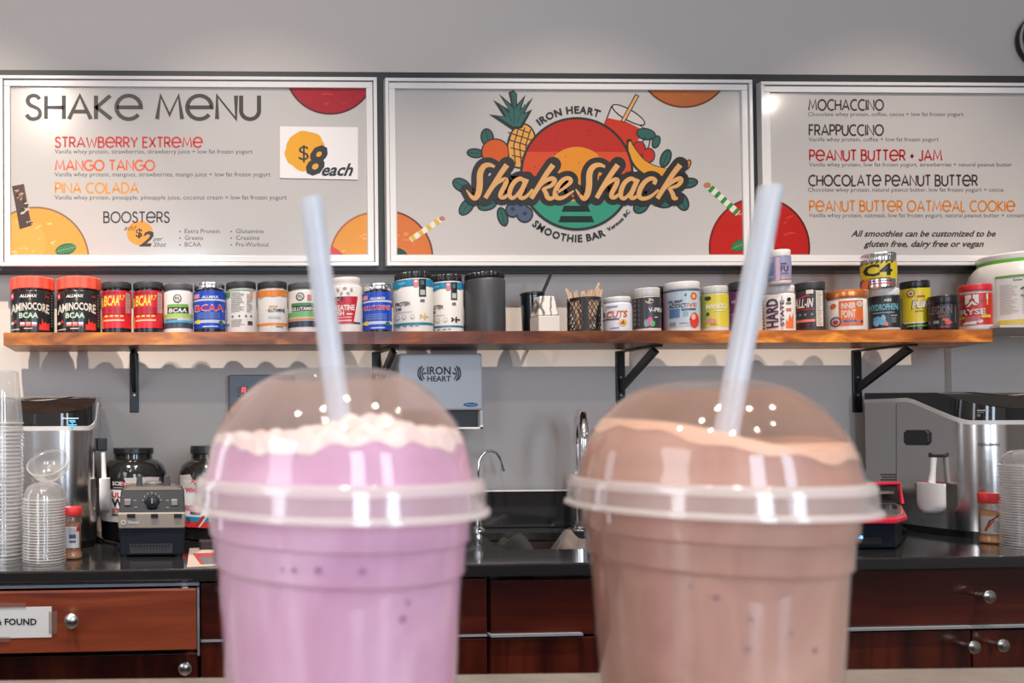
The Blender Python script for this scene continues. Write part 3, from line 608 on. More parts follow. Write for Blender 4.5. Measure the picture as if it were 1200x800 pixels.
def blue(x0, x1, yt, word, label, big):
    def art(A):
        w = x1-x0
        A.text('ALLMAX', x0+w*.27, yt+16.2, x0+w*.82, yt+19, W, True, L=1, shear=.2)
        A.rect_(x0+w*.02, yt+13.5, x0+w*.2, yt+18.5, ink(225, 150, 150), 1, 2)
        A.text(word, x0+w*.06, yt+(26.5 if big else 26), x0+w*.97, yt+(34 if big else 31), ink(236, 236, 240), True, L=1); A.text(word, x0+w*.07, yt+(27 if big else 26.4), x0+w*.96, yt+(33.4 if big else 30.6), ink(214, 50, 56), True, L=2)
        for i in range(4): A.rect_(x0+w*.12, yt+36+i*1.9, x0+w*.85, yt+36.9+i*1.9, ink(110, 140, 205), 1, 5)
        A.ell(x0+w*.16, yt+46.4, 2.8, 2.6, ink(238, 215, 60), 2); A.ell(x0+w*.88, yt+47.5, 2.6, 2.8, ink(60, 110, 60), 2); A.rect_(x0+w*.3, yt+51.5, x0+w*.78, yt+53, ink(180, 200, 235), 1, 4)
    jar('supplement_jar', label, 'jar', x0, x1, yt, BKL, SILV, 7.6, bands=[(yt+10, yt+54.5, ink(24, 70, 190)), (yt+20, yt+22, ink(206, 214, 232)), (yt+44.5, yt+48, ink(196, 206, 226))], art=art, lr=.96, knurl=22, neckh=2.2, neck=BKL)
blue(226.8, 264, 330, 'BCAA', 'blue wrapped jar with silver cap beside the white jar with green lines', True)
def a7(A):
    G = ink(90, 170, 110); A.rect_(265, 341, 270.5, 347, G, 1, 3); A.rect_(266, 339, 299, 340, G, 1, 8); A.rect_(264.8, 378, 269.5, 380, G, 1)
    lines(A, 271.5, 288, 342, 365.5, 1.7, ink(150, 142, 138)); lines(A, 290, 297, 344, 366, 1.7, ink(160, 150, 146), seed=5)
    for x in (273, 281, 289, 295): A.ell(x, 370, 1.2, 1.2, ink(90, 84, 82), 1, n=8)
    lines(A, 271.5, 288, 374, 383, 1.8, ink(150, 142, 138), seed=9); A.rect_(291, 376, 296.5, 380.5, ink(70, 64, 62), 1, 2); A.rect_(294, 341, 297.5, 348, ink(235, 170, 140), 1)
jar('supplement_jar', 'white jar with black lid turned to show its small back text', 'jar', 264.6, 300.4, 328.6, TW, BKLID, 8, art=a7, lr=.98)
def a8(A):
    A.text('GLUTAMINE', 314.5, 361.4, 334.6, 365, ink(52, 46, 44), True, L=1); A.rect_(316, 357.8, 326, 359.6, ink(240, 170, 90), 1, 3); A.rect_(315, 370, 330, 372.5, ink(206, 206, 212), 1, 4); A.rect_(324, 382, 333, 383, ink(120, 110, 104), 1, 3)
    A.poly([(303, 346), (306, 348), (312, 346.4), (320, 347.6), (330, 346.2), (335, 346.8), (335, 345), (303, 345)], ink(240, 140, 46), 1)
jar('supplement_jar', 'white jar with orange stripes and a black lid', 'jar', 301.6, 336.6, 328.6, TW, BKLID, 8, bands=[(339.2, 346.4, ink(240, 140, 46)), (378, 381, ink(240, 140, 46))], art=a8, lr=.99)
def a9(A):
    A.ell(352.6, 347, 5, 4.8, ink(70, 70, 72), 1); A.ell(352.6, 347, 3.8, 3.6, CR, 2); A.text('PVL', 349.8, 345.2, 355.4, 349, ink(60, 60, 62), True, L=3)
    A.rect_(342.4, 354.4, 372, 364, ink(34, 38, 36), 1, 6); A.rect_(342.4, 354.4, 372, 357.8, ink(70, 140, 80), 2, 6); A.text('GLUTAMINE', 342.6, 359.4, 372, 363.2, W, True, L=3, shear=.2); A.rect_(361, 345, 366, 352, ink(225, 120, 120), 1, 2)
jar('supplement_jar', 'white jar with green bands half hidden by the pink drink straw', 'jar', 337.4, 373.4, 330, TW, GLID, 7.6, bands=[(364.8, 370.8, ink(120, 186, 110)), (370.8, 372.6, ink(186, 206, 176)), (372.6, 374.8, ink(236, 140, 90)), (375.6, 382.6, ink(56, 60, 82))], art=a9)
def a10(A):
    A.poly([(388, 347), (420.3, 347), (415, 378.8), (388, 378.8)], ink(200, 32, 52), 1); A.poly([(388, 347), (404, 347), (402, 353.4), (388, 353.4)], ink(34, 30, 44), 2); A.text('X', 394, 348.4, 401, 352.4, ink(240, 120, 130), True, L=3)
    A.text('CREATINE', 388.6, 357, 416.6, 363, W, True, L=2); A.text('RUSH', 388.6, 364, 404, 369, W, True, L=2); A.rect_(407, 367, 414, 368.4, W, 2, 2)
    A.rect_(388.6, 371, 413, 372, ink(235, 190, 190), 2, 4); A.rect_(390, 374.5, 413, 376.2, ink(235, 190, 190), 2, 4); A.rect_(415, 377, 423, 379, ink(60, 60, 58), 1, 2)
    for x, y in ((397, 339), (405, 337.5), (413, 339.5), (409, 343.5), (401, 343.5)): A.ell(x, y, 2.6, 1.6, ink(176, 168, 158), 1, rot=x, n=8)
jar('supplement_jar', 'wide white jar with a red label just right of the pink drink straw', 'jar', 385, 424.4, 323.4, TW, pm('cream_lid', (.66, .60, .56), .35), 7, art=a10, lr=.9, neckh=3, back=.01)
blue(424.9, 459.2, 331.5, 'GLUTAMINE', 'blue wrapped jar with silver cap beside the large protein tub', False)
def pro(x0, x1, y0, k, fl, base=True):
    X = lambda u: x0+(x1-x0)*u
    def art(A):
        BLU = ink(38, 140, 186)
        A.poly([(X(.02), y0+9), (X(.12), y0+11.4), (X(.25), y0+8.8), (X(.4), y0+7.4), (X(.55), y0+8.6), (X(.75), y0+8.8), (X(.98), y0+9.2), (X(.98), y0+2), (X(.02), y0+2)], BLU, 1)
        A.poly([(X(.1), y0+4), (X(.3), y0+3.6), (X(.36), y0+6), (X(.2), y0+7)], ink(90, 185, 215), 2)
        A.rect_(X(.67), y0+1, X(.845), y0+21.6, ink(30, 34, 36), 3, 2); A.rect_(X(.7), y0+14, X(.82), y0+20, ink(186, 190, 188), 4); A.rect_(X(.72), y0+3, X(.8), y0+8, ink(90, 110, 110), 4)
        A.rect_(X(.54), y0+1.6, X(.65), y0+10.4, ink(234, 120, 110), 3); A.rect_(X(.56), y0+3, X(.63), y0+5, W, 4)
        A.text('PROTEIN', X(.08), y0+27, X(.44), y0+31.6, ink(40, 38, 38), True, L=1); A.text('100', X(.09), y0+33.4, X(.23), y0+36.8, ink(40, 38, 38), True, L=1)
        A.rect_(X(.08), y0+39, X(.48), y0+39.5, ink(150, 146, 140), 1, 3); A.rect_(X(.7), y0+25, X(.81), y0+28, ink(110, 106, 104), 1)
        for u in (.13, .29, .5): A.ell(X(u), y0+45, 2.4, 2.6, ink(150, 148, 146), 1); A.ell(X(u), y0+45, 2, 2.2, ink(226, 222, 216), 2)
        for i in range(5): A.ell(X(.78)+3.5*math.cos(i*1.26), y0+45+1.6*math.sin(i*1.26), 2.4, 1, fl, 1, rot=i*1.26, n=10)
        for u in (.1, .26, .42, .56): A.rect_(X(u), y0+55.4, X(u+.1), y0+56.6, ink(120, 130, 140), 1)
    return art
TL = ink(40, 128, 150)
jar('protein_tub', 'tall white protein tub with blue rim and pale flower, left of its darker flowered twin', 'tub', 460.6, 507.8, 316.8, TW, BLACK, 8.6, bands=[(326.6, 335, ink(38, 140, 186)), (377.4, 380.6, TL)], art=pro(460.6, 507.8, 325.4, 1, ink(214, 190, 110)), lr=.93, knurl=40, neck=TW)
jar('protein_tub', 'white protein tub with blue rim set back between its twin and the black canister', 'tub', 502, 543.4, 320, TW, BLACK, 9, bands=[(330.4, 337.6, ink(30, 116, 168)), (381, 383.4, ink(50, 116, 150))], art=pro(502, 543.4, 329.4, .9, ink(46, 34, 30)), lr=.92, knurl=40, back=.06, neck=TW)
jar('storage_canister', 'large plain black canister with ridged lid in the middle of the shelf', 'canister', 543.8, 592.6, 316.6, pm('canister_black', (.036, .038, .042), .42), BLACK, 7, lr=.97, knurl=34, back=.02, neckh=1, group='plain containers on the shelf')
# tumbler, marble holder, stir sticks
X, Y, Rr = silh(610, 638, 360, Y=YS+.115); zt_ = onY(624, 341, Y-Rr).z
t = thing('tumbler', (X, Y, ZS), 'glossy black drinking tumbler with a straw, right of the plain black canister', 'cup')
m = MB(); m.lathe([(Rr*.86, ZS), (Rr*.9, ZS+.003), (Rr, zt_-.012), (Rr, zt_-.009)], (X, Y, 0), pm('tumbler_gloss', (.008, .010, .014), .08, coat=.6), 48); m.build('body', t, smooth=True)
m = MB(); m.lathe([(Rr*.99, zt_-.009), (Rr*1.06, zt_-.007), (Rr*1.06, zt_-.002), (Rr*.95, zt_)], (X, Y, 0), BLACK, 48); m.build('lid', t, smooth=True)
m = MB(); a = onY(636, 343, Y); b = onY(646, 320, Y); m.tube([a-(b-a)*.6, b], .0042, BLACK, 12); m.build('drinking_straw', t, smooth=True)
MARB, N, L, bs = new_mat('veined_marble'); wv = N.new('ShaderNodeTexWave'); wv.inputs['Scale'].default_value = 14; wv.inputs['Distortion'].default_value = 9; wv.inputs['Detail'].default_value = 3
tc = N.new('ShaderNodeTexCoord'); L.new(tc.outputs['Object'], wv.inputs['Vector']); rp = N.new('ShaderNodeValToRGB'); e = rp.color_ramp.elements; e[0].color = (.12, .11, .10, 1); e[0].position = 0; e[1].color = (.66, .62, .57, 1); e[1].position = .22
L.new(wv.outputs[0], rp.inputs[0]); L.new(rp.outputs[0], bs.inputs['Base Color']); bs.inputs['Roughness'].default_value = .4
Y = YS+.035; Y = YS+.012; a0, a1 = onY(631.4, 375, Y).x, onY(656.2, 375, Y).x; zm = onY(643, 369.6, Y).z; ztp = onY(643, 346, Y).z
t = thing('marble_holder', ((a0+a1)/2, Y+.025, ZS), 'small cream square holder with a grey veined marble top beside the tumbler', 'holder')
m = MB(); m.box(a0, a1, Y, Y+.05, ZS, zm, pm('cream_ceramic', (.62, .57, .51), .4)); m.build('base_block', t, bevel=.002)
b0, b1 = onY(634.8, 346, Y).x, onY(651.4, 346, Y).x
m = MB(); m.hexa([(a0, Y, zm), (a1-.002, Y, zm), (a1-.002, Y+.05, zm), (a0, Y+.05, zm)], [(b0, Y+.008, ztp), (b1, Y+.008, ztp), (b1, Y+.043, ztp), (b0, Y+.043, ztp)], MARB); m.build('veined_top', t, bevel=.003)
X, Y, Rr = silh(664.6, 704.4, 365, Y=YS+.06); zt_ = onY(684, 347, Y-Rr).z
t = thing('mesh_cup', (X, Y, ZS), 'black lattice cup full of wooden stir sticks on the shelf', 'cup')
m = MB(); PBL = pm('painted_mesh', (.012, .014, .016), .5)
for z0_, z1_ in ((ZS, ZS+.008), (zt_-.010, zt_)): m.lathe([(Rr*.97, z0_), (Rr, z0_), (Rr, z1_), (Rr*.97, z1_), (Rr*.97, z0_)], (X, Y, 0), PBL, 48, cap=False)
m.lathe([(.001, ZS), (Rr*.98, ZS), (Rr*.98, ZS+.002)], (X, Y, 0), PBL, 40)
for k in range(3):
    a = -PI/2-.42+k*2.1; m.lathe([(Rr*.98, ZS), (Rr, ZS), (Rr, zt_), (Rr*.98, zt_), (Rr*.98, ZS)], (X, Y, 0), PBL, 6, a0=a-.17, a1=a+.17, cap=False)
m.build('solid_rim', t, smooth=True)
m = MB()
for sgn in (1, -1):
    for k in range(22):
        a = 2*PI*k/22; m.tube([(X+Rr*.985*math.cos(a+sgn*u*1.15), Y+Rr*.985*math.sin(a+sgn*u*1.15), ZS+.006+(zt_-ZS-.014)*u) for u in [i/6 for i in range(7)]], .0011, PBL, 5, cap=False)
tag(m.build('lattice', t), kind='stuff')
WD = pm('birch_wood', (.60, .40, .26), .6)
random.seed(11)
for k in range(26):
    a = random.random()*6.28; q = Rr*.75*math.sqrt(random.random()); bx_, by_ = X+q*.6*math.cos(a), Y+q*.5*math.sin(a)
    tx, ty = X+q*1.5*math.cos(a)+random.uniform(-.006, .006), Y+q*1.1*math.sin(a); zz_ = zt_+random.uniform(.014, .030)
    if k == 0: tx, zz_ = X+.048, zt_+.046
    if k == 1: tx, zz_ = X-.050, zt_+.028
    p0, p1 = Vector((bx_, by_, ZS+.012)), Vector((tx, ty, zz_)); w = .0032
    m = MB(); m.hexa([p0+Vector((-w, -.0008, 0)), p0+Vector((w, -.0008, 0)), p0+Vector((w, .0008, 0)), p0+Vector((-w, .0008, 0))], [p1+Vector((-w, -.0008, 0)), p1+Vector((w, -.0008, 0)), p1+Vector((w, .0008, 0)), p1+Vector((-w, .0008, 0))], WD)
    tag(m.build('stir_stick', loc=p0), 'thin wooden stir stick standing in the black lattice cup', 'stick', 'wooden stir sticks in the lattice cup')
def a18(A):
    A.text('CUTS', 711.6, 363.6, 736.6, 371, ink(236, 104, 44), True, L=1, shear=.15); A.rect_(711, 357.6, 725, 359, ink(150, 150, 160), 1, 4); A.rect_(707, 372.4, 727, 373.8, ink(50, 60, 100), 1, 5)
    A.rect_(708, 364.5, 710.5, 370.5, ink(110, 110, 125), 1); A.ell(731, 377.6, 4.6, 4.4, ink(240, 200, 60), 1); A.poly([(727.4, 379.6), (731.5, 374.6), (733.6, 379.6)], ink(176, 44, 34), 2); A.rect_(716, 383, 727, 384, ink(140, 140, 150), 1, 3)
jar('supplement_jar', 'short white jar with orange lettering right of the lattice cup', 'jar', 705.8, 740.2, 346.6, pm('tub_lilac_white', (.66, .65, .70), .35), WHITE, 6, art=a18, lr=.95)
def a19(A):
    A.ell(762.6, 352.4, 5, 3, ink(200, 186, 165), 1); A.ell(760, 351, 2, 1.6, ink(60, 50, 46), 2, n=8); A.ell(765, 353, 2, 1.4, ink(60, 50, 46), 2, n=8)
    A.text('V-PRE', 761.4, 360.4, 779, 365.2, W, True, L=1)
    for i in range(6): A.ell(745.2, 351+5.4*i, 1.7, 1.9, ink(140, 138, 140), 1, n=10); A.rect_(749.6, 349+5.6*i, 750.6, 353+5.6*i, ink(120, 118, 120), 1)
    A.ell(762, 376.4, 3.6, 5.6, ink(226, 90, 160), 1, .4); A.ell(758.4, 378, 2.6, 4.6, ink(150, 170, 170), 1); A.ell(766, 379, 3, 3.4, ink(90, 190, 120), 1); A.rect_(768, 371, 772, 372, W, 1)
jar('supplement_jar', 'dark grey wrapped jar with a clear lid and pink splash', 'jar', 740.8, 774.8, 336, pm('tub_blush', (.66, .52, .46), .3), pm('frosted_lid', (.52, .50, .48), .25), 10, bands=[(347.6, 384, ink(66, 62, 68))], art=a19, lr=.94, neckh=1)
jar('supplement_jar', 'brown jar standing at the back between the dark and pale blue jars', 'jar', 752, 780, 335, pm('tub_brown', (.11, .045, .03), .4), BKLID, 8, back=.075)
def a20(A):
    A.rect_(778.5, 341, 784, 384, ink(198, 172, 196), 1, 3); A.rect_(806, 341, 819.4, 380, ink(190, 214, 214), 1, 4)
    A.text('PUMP', 784.4, 350.6, 801.6, 354, ink(60, 60, 76), True, L=2, shear=.2); A.text('ADDICT', 785, 354.8, 806, 359.6, ink(58, 58, 72), True, L=2); A.text('IVE', 806.6, 354.8, 818, 359.6, ink(220, 84, 60), True, L=2)
    A.rect_(785.8, 360.8, 798, 371, ink(90, 120, 170), 2, 4); A.rect_(800, 361, 817, 363.4, ink(84, 96, 130), 2, 4); A.rect_(802, 364.6, 808, 370, ink(140, 170, 186), 2, 2)
    A.ell(814.6, 346.8, 3.6, 4.4, ink(222, 60, 46), 2); A.ell(814.6, 346.8, 2, 2.6, ink(250, 190, 130), 3); A.ell(815, 375, 5.5, 9, ink(222, 66, 52), 2); A.ell(814, 371, 2.5, 3.6, ink(236, 190, 180), 3); A.ell(810.4, 374, 1.2, 1.8, ink(190, 30, 50), 2)
    A.poly([(803, 345), (806.5, 343), (806, 347)], ink(70, 76, 84), 2); A.rect_(786, 376.5, 793, 381, ink(150, 140, 160), 2, 2); A.rect_(797, 377.6, 810, 378.4, ink(190, 100, 100), 2, 3)
jar('supplement_jar', 'large pale blue and pink jar with a white lid, right of centre', 'jar', 777.4, 820.4, 328.6, TW, WHITE, 9, bands=[(338.6, 340.4, ink(70, 84, 110)), (340.4, 382.6, ink(186, 202, 216))], art=a20, lr=1.0, neckh=.8)
def a21(A):
    A.rect_(821, 344, 829, 382.4, ink(160, 170, 84), 1, 4); A.text('MANGO', 828.6, 355.4, 853, 361, ink(240, 238, 214), True, L=2); A.ell(831, 348.4, 4, 2.4, ink(58, 58, 46), 2)
    A.ell(830.7, 367.6, 2, 3.2, ink(40, 96, 54), 2); A.rect_(829.6, 369, 832, 375, ink(200, 190, 150), 2); A.ell(834.6, 375.4, 6.4, 3, ink(222, 150, 130), 3); A.rect_(836, 363, 852, 364, ink(240, 232, 190), 2, 3); A.rect_(834, 379, 842, 380, ink(150, 120, 80), 2, 2)
jar('supplement_jar', 'yellow wrapped jar with a clear lid, beside the brown drink straw', 'jar', 820.4, 854, 334, pm('tub_silver_base', (.55, .53, .50), .3), pm('clear_grey_lid', (.50, .48, .45), .25), 8.4, bands=[(343.8, 382.4, ink(222, 206, 62))], art=a21, lr=.96, neckh=.9)
jar('supplement_jar', 'purple wrapped jar with a black lid mostly hidden by the brown drink straw', 'jar', 853.8, 887, 328.4, BKL, BKLID, 10, bands=[(340, 384, ink(112, 50, 116))], lr=1.0, art=lambda A: (A.text('W', 858, 350, 864, 354, ink(220, 190, 220), True, L=1), A.rect_(856, 366, 870, 368, ink(170, 100, 170), 1, 4)))
def vtext(A, s, x0, x1, y0, y1, mat, L=2):  # lettering that reads upwards
    V, F = text2d(s, True); w = max(p[0] for p in V); A.raw([(x1-y/.7*(x1-x0), y1-(x/w)*(y1-y0)) for x, y in V], F, mat, L)
def a23(A):
    vtext(A, 'HARD', 899.5, 913, 348.5, 383.5, ink(92, 58, 84)); vtext(A, 'STATE', 916, 920.4, 351, 382, ink(64, 54, 58)); A.rect_(917.8, 346, 918.6, 386, ink(200, 80, 80), 1)
    A.ell(926.4, 350.6, 2.4, 2.4, ink(44, 40, 42), 2); A.rect_(923, 354, 929, 356, ink(120, 112, 112), 2, 2); A.rect_(923, 361, 929, 364, ink(226, 110, 90), 2, 2)
    A.poly([(922, 384), (922.6, 374), (925, 377), (927, 368), (929, 373), (931, 366), (931.4, 384)], ink(234, 120, 56), 2)
    for i in range(9): A.rect_(894.6, 349+4*i, 896.4, 351.6+4*i, ink(70, 68, 70), 2)
r23, X, Y, Rr, top23 = jar('supplement_jar', 'white jar with sideways purple lettering, under a smaller jar', 'jar', 893.6, 932.4, 333.4, TW, WHITE, 8, art=a23, lr=.96)
def a23b(A):
    A.rect_(911, 300.5, 916, 328, ink(214, 178, 196), 1, 2); A.text('FU', 917.4, 311, 926.2, 317.4, ink(84, 44, 66), True, L=2); A.rect_(917.4, 307.6, 924, 309.4, ink(96, 60, 90), 2, 2); A.rect_(917.4, 319, 926, 320.4, ink(110, 110, 150), 2, 2)
    A.rect_(917, 324, 927, 326.6, ink(222, 150, 120), 2, 3); A.rect_(902, 306, 909, 320, ink(110, 130, 180), 2, 2); A.rect_(901.5, 322, 908, 323.4, ink(190, 200, 220), 2, 2)
jar('supplement_jar', 'small lavender jar standing on top of the white jar with sideways lettering', 'jar', 899.8, 928.2, 291.4, TW, WHITE, 7.6, bands=[(299.6, 328, ink(150, 152, 186))], art=a23b, lr=.96, z0=top23, gap=.022)
def a24(A):
    A.text('ALL-IN', 931.6, 349, 955, 359, ink(238, 226, 216), True, L=2, shear=.25); A.line([(934, 349), (950, 344.6)], 1.6, ink(214, 50, 70), 1); A.rect_(946.4, 338.8, 955, 343.4, CR, 2, 2)
    A.rect_(932, 360.6, 956, 362.6, ink(150, 36, 48), 1, 4); A.rect_(933, 373.4, 956.6, 376.4, ink(236, 130, 110), 1, 4); A.rect_(934, 377, 956, 382, ink(70, 22, 34), 1, 4)
    for x in (934, 939, 945, 953): A.ell(x, 367.6, 1.3, 1.5, ink(150, 150, 155), 1, n=8)
    A.rect_(958, 340.4, 966, 382, CR, 1, 3); lines(A, 958.8, 965.4, 342, 381, 2.1, ink(140, 126, 116), 2)
jar('supplement_jar', 'matte black jar with slanted white and red lettering', 'jar', 930.6, 967.6, 329, BKLID, BKLID, 9, art=a24, lr=1.0, back=.012)
def a25(A):
    OR = ink(232, 108, 42)
    A.rect_(984.6, 351, 1013, 380.6, OR, 1, 6); A.text('INNER', 987.4, 354, 1004.6, 360.4, CR, True, L=2); A.text('POINT', 987.4, 362.4, 1004.6, 371.2, CR, True, L=2)
    A.ell(1009, 355.8, 4, 4, ink(150, 170, 170), 3); A.ell(1009, 355.8, 3, 3, CR, 4); A.text('30', 1007.4, 354.4, 1010.6, 357.2, OR, True, L=5); A.ell(978, 356.6, 3.6, 3, OR, 1, -.4)
    A.ell(980.6, 375.4, 6.4, 6, ink(84, 56, 66), 3); A.ell(980.6, 375.4, 5, 4.6, ink(198, 170, 176), 4); A.ell(980.4, 376.4, 3, 2.6, ink(170, 60, 60), 5); A.rect_(988, 374, 1007.6, 377, ink(140, 140, 186), 2, 5); A.text('BCAA', 990, 374.4, 1006, 376.6, ink(50, 50, 90), True, L=3); A.ell(1011.6, 376.6, 1.4, 2, ink(60, 64, 90), 2)
jar('supplement_jar', 'squat cream jar with a metallic orange lid and orange label', 'jar', 966.6, 1016.2, 338.2, pm('tub_cream', (.64, .60, .55), .35), pm('orange_metal_lid', (.80, .26, .08), .25, metal=.7), 9.4, art=a25, lr=1.02, gap=.008)
def a26(A):
    A.text('ABS', 1037.6, 349.4, 1046.6, 352.4, CR, True, L=1); A.text('HYDROPHEN', 1020.4, 355.4, 1054, 362.4, ink(116, 186, 196), True, L=1); A.rect_(1024, 365, 1050, 366.2, ink(150, 160, 165), 1, 4)
    for i, (x, y, a, b) in enumerate(((1030, 373, 5.5, 3.4), (1035, 376, 6, 4), (1028, 377.6, 4, 3), (1037, 371.4, 3.6, 2.6))): A.ell(x, y, a, b, ink(96+14*i, 166+8*i, 214), 1+i, rot=.4*i)
    A.ell(1039.8, 379, 2.8, 2.2, ink(232, 130, 90), 5); A.rect_(1046, 371, 1052, 378, ink(100, 110, 116), 1, 2); A.rect_(1046, 368.6, 1053, 369.8, ink(170, 176, 180), 1, 2)
r26, X, Y, Rr, top26 = jar('supplement_jar', 'dark jar with pale blue lettering and white lid, below the silver capped yellow jar', 'jar', 1017, 1055, 336.8, TW, WHITE, 8, bands=[(345.6, 383.4, ink(40, 42, 46))], art=a26, lr=.98, neckh=.8, gap=.010)
def a26b(A):
    A.text('C4', 1013.6, 308.4, 1048.4, 321.4, ink(30, 28, 26), True, L=1)
    for i in range(7): x = 1010+i*6; A.poly([(x, 307.4), (x+2.4, 307.4), (x+4.4, 305.4), (x+2, 305.4)], ink(36, 34, 30), 1)
    A.rect_(1021, 324.4, 1046, 325.4, ink(80, 74, 40), 1, 4); A.poly([(1009.4, 336), (1009.6, 328), (1020, 323), (1019.4, 336)], ink(220, 130, 60), 2); A.poly([(1009.4, 333), (1009.6, 325.6), (1016, 324)], ink(120, 84, 130), 3)
    A.rect_(1021, 330.2, 1048, 332, ink(226, 60, 80), 2, 4)
    for i in range(9): A.rect_(1021+3*i, 327.4, 1023+3*i, 328.8, ink(60, 60, 62), 2)
jar('supplement_jar', 'yellow jar with a silver ridged cap and bold black lettering, stacked on top', 'jar', 1008.6, 1052.2, 294.4, SILV, SILV, 11, bands=[(305.8, 326, ink(222, 200, 40))], art=a26b, lr=.98, knurl=26, z0=top26, gap=.004, neckh=.6)
def a27(A):
    A.rect_(1054, 347, 1059.4, 377, ink(110, 160, 50), 1, 3); A.ell(1069.4, 342.6, 5, 4.8, ink(120, 84, 60), 1); A.ell(1069.4, 342.6, 3.8, 3.6, ink(220, 190, 150), 2); A.ell(1069.4, 343, 2, 1.6, ink(150, 100, 70), 3)
    A.rect_(1077, 345.6, 1086, 347.8, ink(200, 60, 40), 1, 2); A.text('PUMP', 1069.6, 351.2, 1097, 360.8, ink(70, 36, 50), True, L=1, shear=.2); A.text('PUMP', 1070.6, 352, 1096.4, 360, W, True, L=2, shear=.2)
    A.rect_(1074, 363.4, 1084, 364.6, ink(120, 110, 40), 1, 2); A.rect_(1061, 376.4, 1086, 378.2, CR, 1, 4); A.rect_(1064, 380, 1088, 382, ink(120, 170, 50), 1, 4)
jar('supplement_jar', 'bright yellow jar with a black lid and green side, between two dark jars', 'jar', 1053.6, 1091, 327.6, BKL, BLACK, 8, bands=[(336.8, 377.2, ink(226, 208, 40))], art=a27, lr=.98, back=.03)
def a28(A):
    A.text('LEGION', 1090, 357.6, 1117.6, 366.6, ink(122, 98, 92), True, L=1); A.text('BLAST', 1101, 368, 1112, 370.8, ink(150, 110, 90), True, L=1)
    A.rect_(1095, 374.4, 1101.8, 378, ink(150, 160, 170), 1, 2); A.rect_(1089, 375, 1092.4, 378, ink(120, 124, 130), 1); A.ell(1110, 374, 4.4, 1.8, ink(222, 90, 80), 1, .2); A.ell(1113, 377.4, 4.6, 2.2, ink(214, 60, 60), 2); A.rect_(1104, 381.6, 1112, 382.8, ink(190, 40, 40), 1, 2); A.rect_(1120.6, 358, 1122, 378, ink(110, 100, 98), 1)
jar('supplement_jar', 'short black jar with copper lettering left of the red jar', 'jar', 1086.6, 1124, 345, BKL, BLACK, 10, bands=[(355.6, 383.6, ink(42, 38, 42))], art=a28, lr=.99, gap=.008)
def a29(A):
    k = 1/13.33; Q = lambda P: [(1110+x*k, 340+y*k) for x, y in P]
    for P_ in ([(305, 55), (400, 55), (400, 112), (368, 135), (368, 170), (305, 212)], [(425, 55), (518, 55), (518, 205), (455, 165), (455, 132), (425, 110)], [(412, 148), (505, 222), (450, 224), (412, 196), (366, 240), (315, 248)]): A.poly(Q(P_), W, 2)
    A.text('RYSE', 1127.2, 361, 1157, 367.4, CR, True, L=2)
    A.rect_(1124, 369, 1132, 372.4, ink(216, 200, 60), 2, 2); A.rect_(1152, 368.4, 1162.6, 371.8, ink(236, 200, 70), 2, 2); A.rect_(1132.4, 369.4, 1150, 376, ink(206, 110, 116), 2, 4); A.poly([(1129, 379), (1132, 376), (1146, 375.4), (1146, 379)], W, 3); A.ell(1150, 376, 4, 2, ink(235, 200, 200), 2)
    A.poly([(1122, 345), (1127, 351), (1130, 346), (1128, 352), (1124, 350)], ink(60, 80, 160), 2); A.ell(1131, 359, 2.4, 1.4, ink(50, 84, 160), 2, -.6); A.ell(1153.4, 352, 1.2, 2, ink(70, 70, 150), 2); A.rect_(1158, 343.6, 1160, 350, W, 2); A.rect_(1158, 350, 1160, 357, ink(240, 180, 60), 2)
jar('supplement_jar', 'red jar with a red lid and white arrow emblem at the right shelf end', 'jar', 1122.4, 1163.6, 331.8, TW, pm('red_lid', srgb(204, 36, 46), .35), 8, bands=[(342.6, 380, ink(216, 50, 40))], art=a29, lr=1.0, neckh=2.4, gap=.006)
# big white tub on the ledge
X, Y, Rr = silh(1131.5, 1259, 360, Y=2.165); xc = 1195; zz = lambda py, R=Rr: onY(xc, py, Y-R).z
Z0 = zr+.006
t = thing('powder_tub', (X, Y, Z0), 'big white tub with green striped lid at the right edge of view', 'tub')
m = MB(); zs = zz(308); m.lathe([(Rr*.86, Z0), (Rr*.96, Z0+.006), (Rr, Z0+.02), (Rr, zz(330)), (Rr*.985, zz(320)), (Rr*.93, zz(311)), (Rr*.83, zz(304)), (Rr*.77, zz(301))], (X, Y, 0), pm('tub_shell', (.60, .57, .545), .3), 64); m.build('body', t, smooth=True)
m = MB(); m.lathe([(Rr*.775, zz(302)), (Rr*.775, zz(297))], (X, Y, 0), pm('tub_green', srgb(96, 172, 44), .35), 64); m.build('green_band', t, smooth=True)
m = MB(); m.lathe([(Rr*.775, zz(297)), (Rr*.78, zz(296)), (Rr*.78, zz(291)), (Rr*.75, zz(289.4))], (X, Y, 0), WHITE, 64); m.build('lid', t, smooth=True)
A = Art(cyl_map(X, Y, Rr, xc)); A.rect_(1169.5, 322, 1240, 373, ink(232, 226, 222), 1, 12); A.rect_(1168.6, 318.4, 1242, 321, ink(110, 166, 60), 1, 14); A.rect_(1171, 372, 1242, 377, ink(214, 194, 66), 2, 14)
A.text('Know Your Greens', 1190, 323, 1226, 326, ink(80, 70, 64), True, L=2); lines(A, 1174, 1196, 330, 366, 1.8, ink(170, 160, 154), 2); lines(A, 1200, 1226, 336, 366, 1.8, ink(170, 160, 154), 2, seed=3)
A.ell(1201, 335, 3.4, 1.4, ink(50, 120, 70), 3, -.4); A.ell(1201, 344, 3, 1.4, ink(140, 150, 60), 3, .3); A.build('label_print', t)
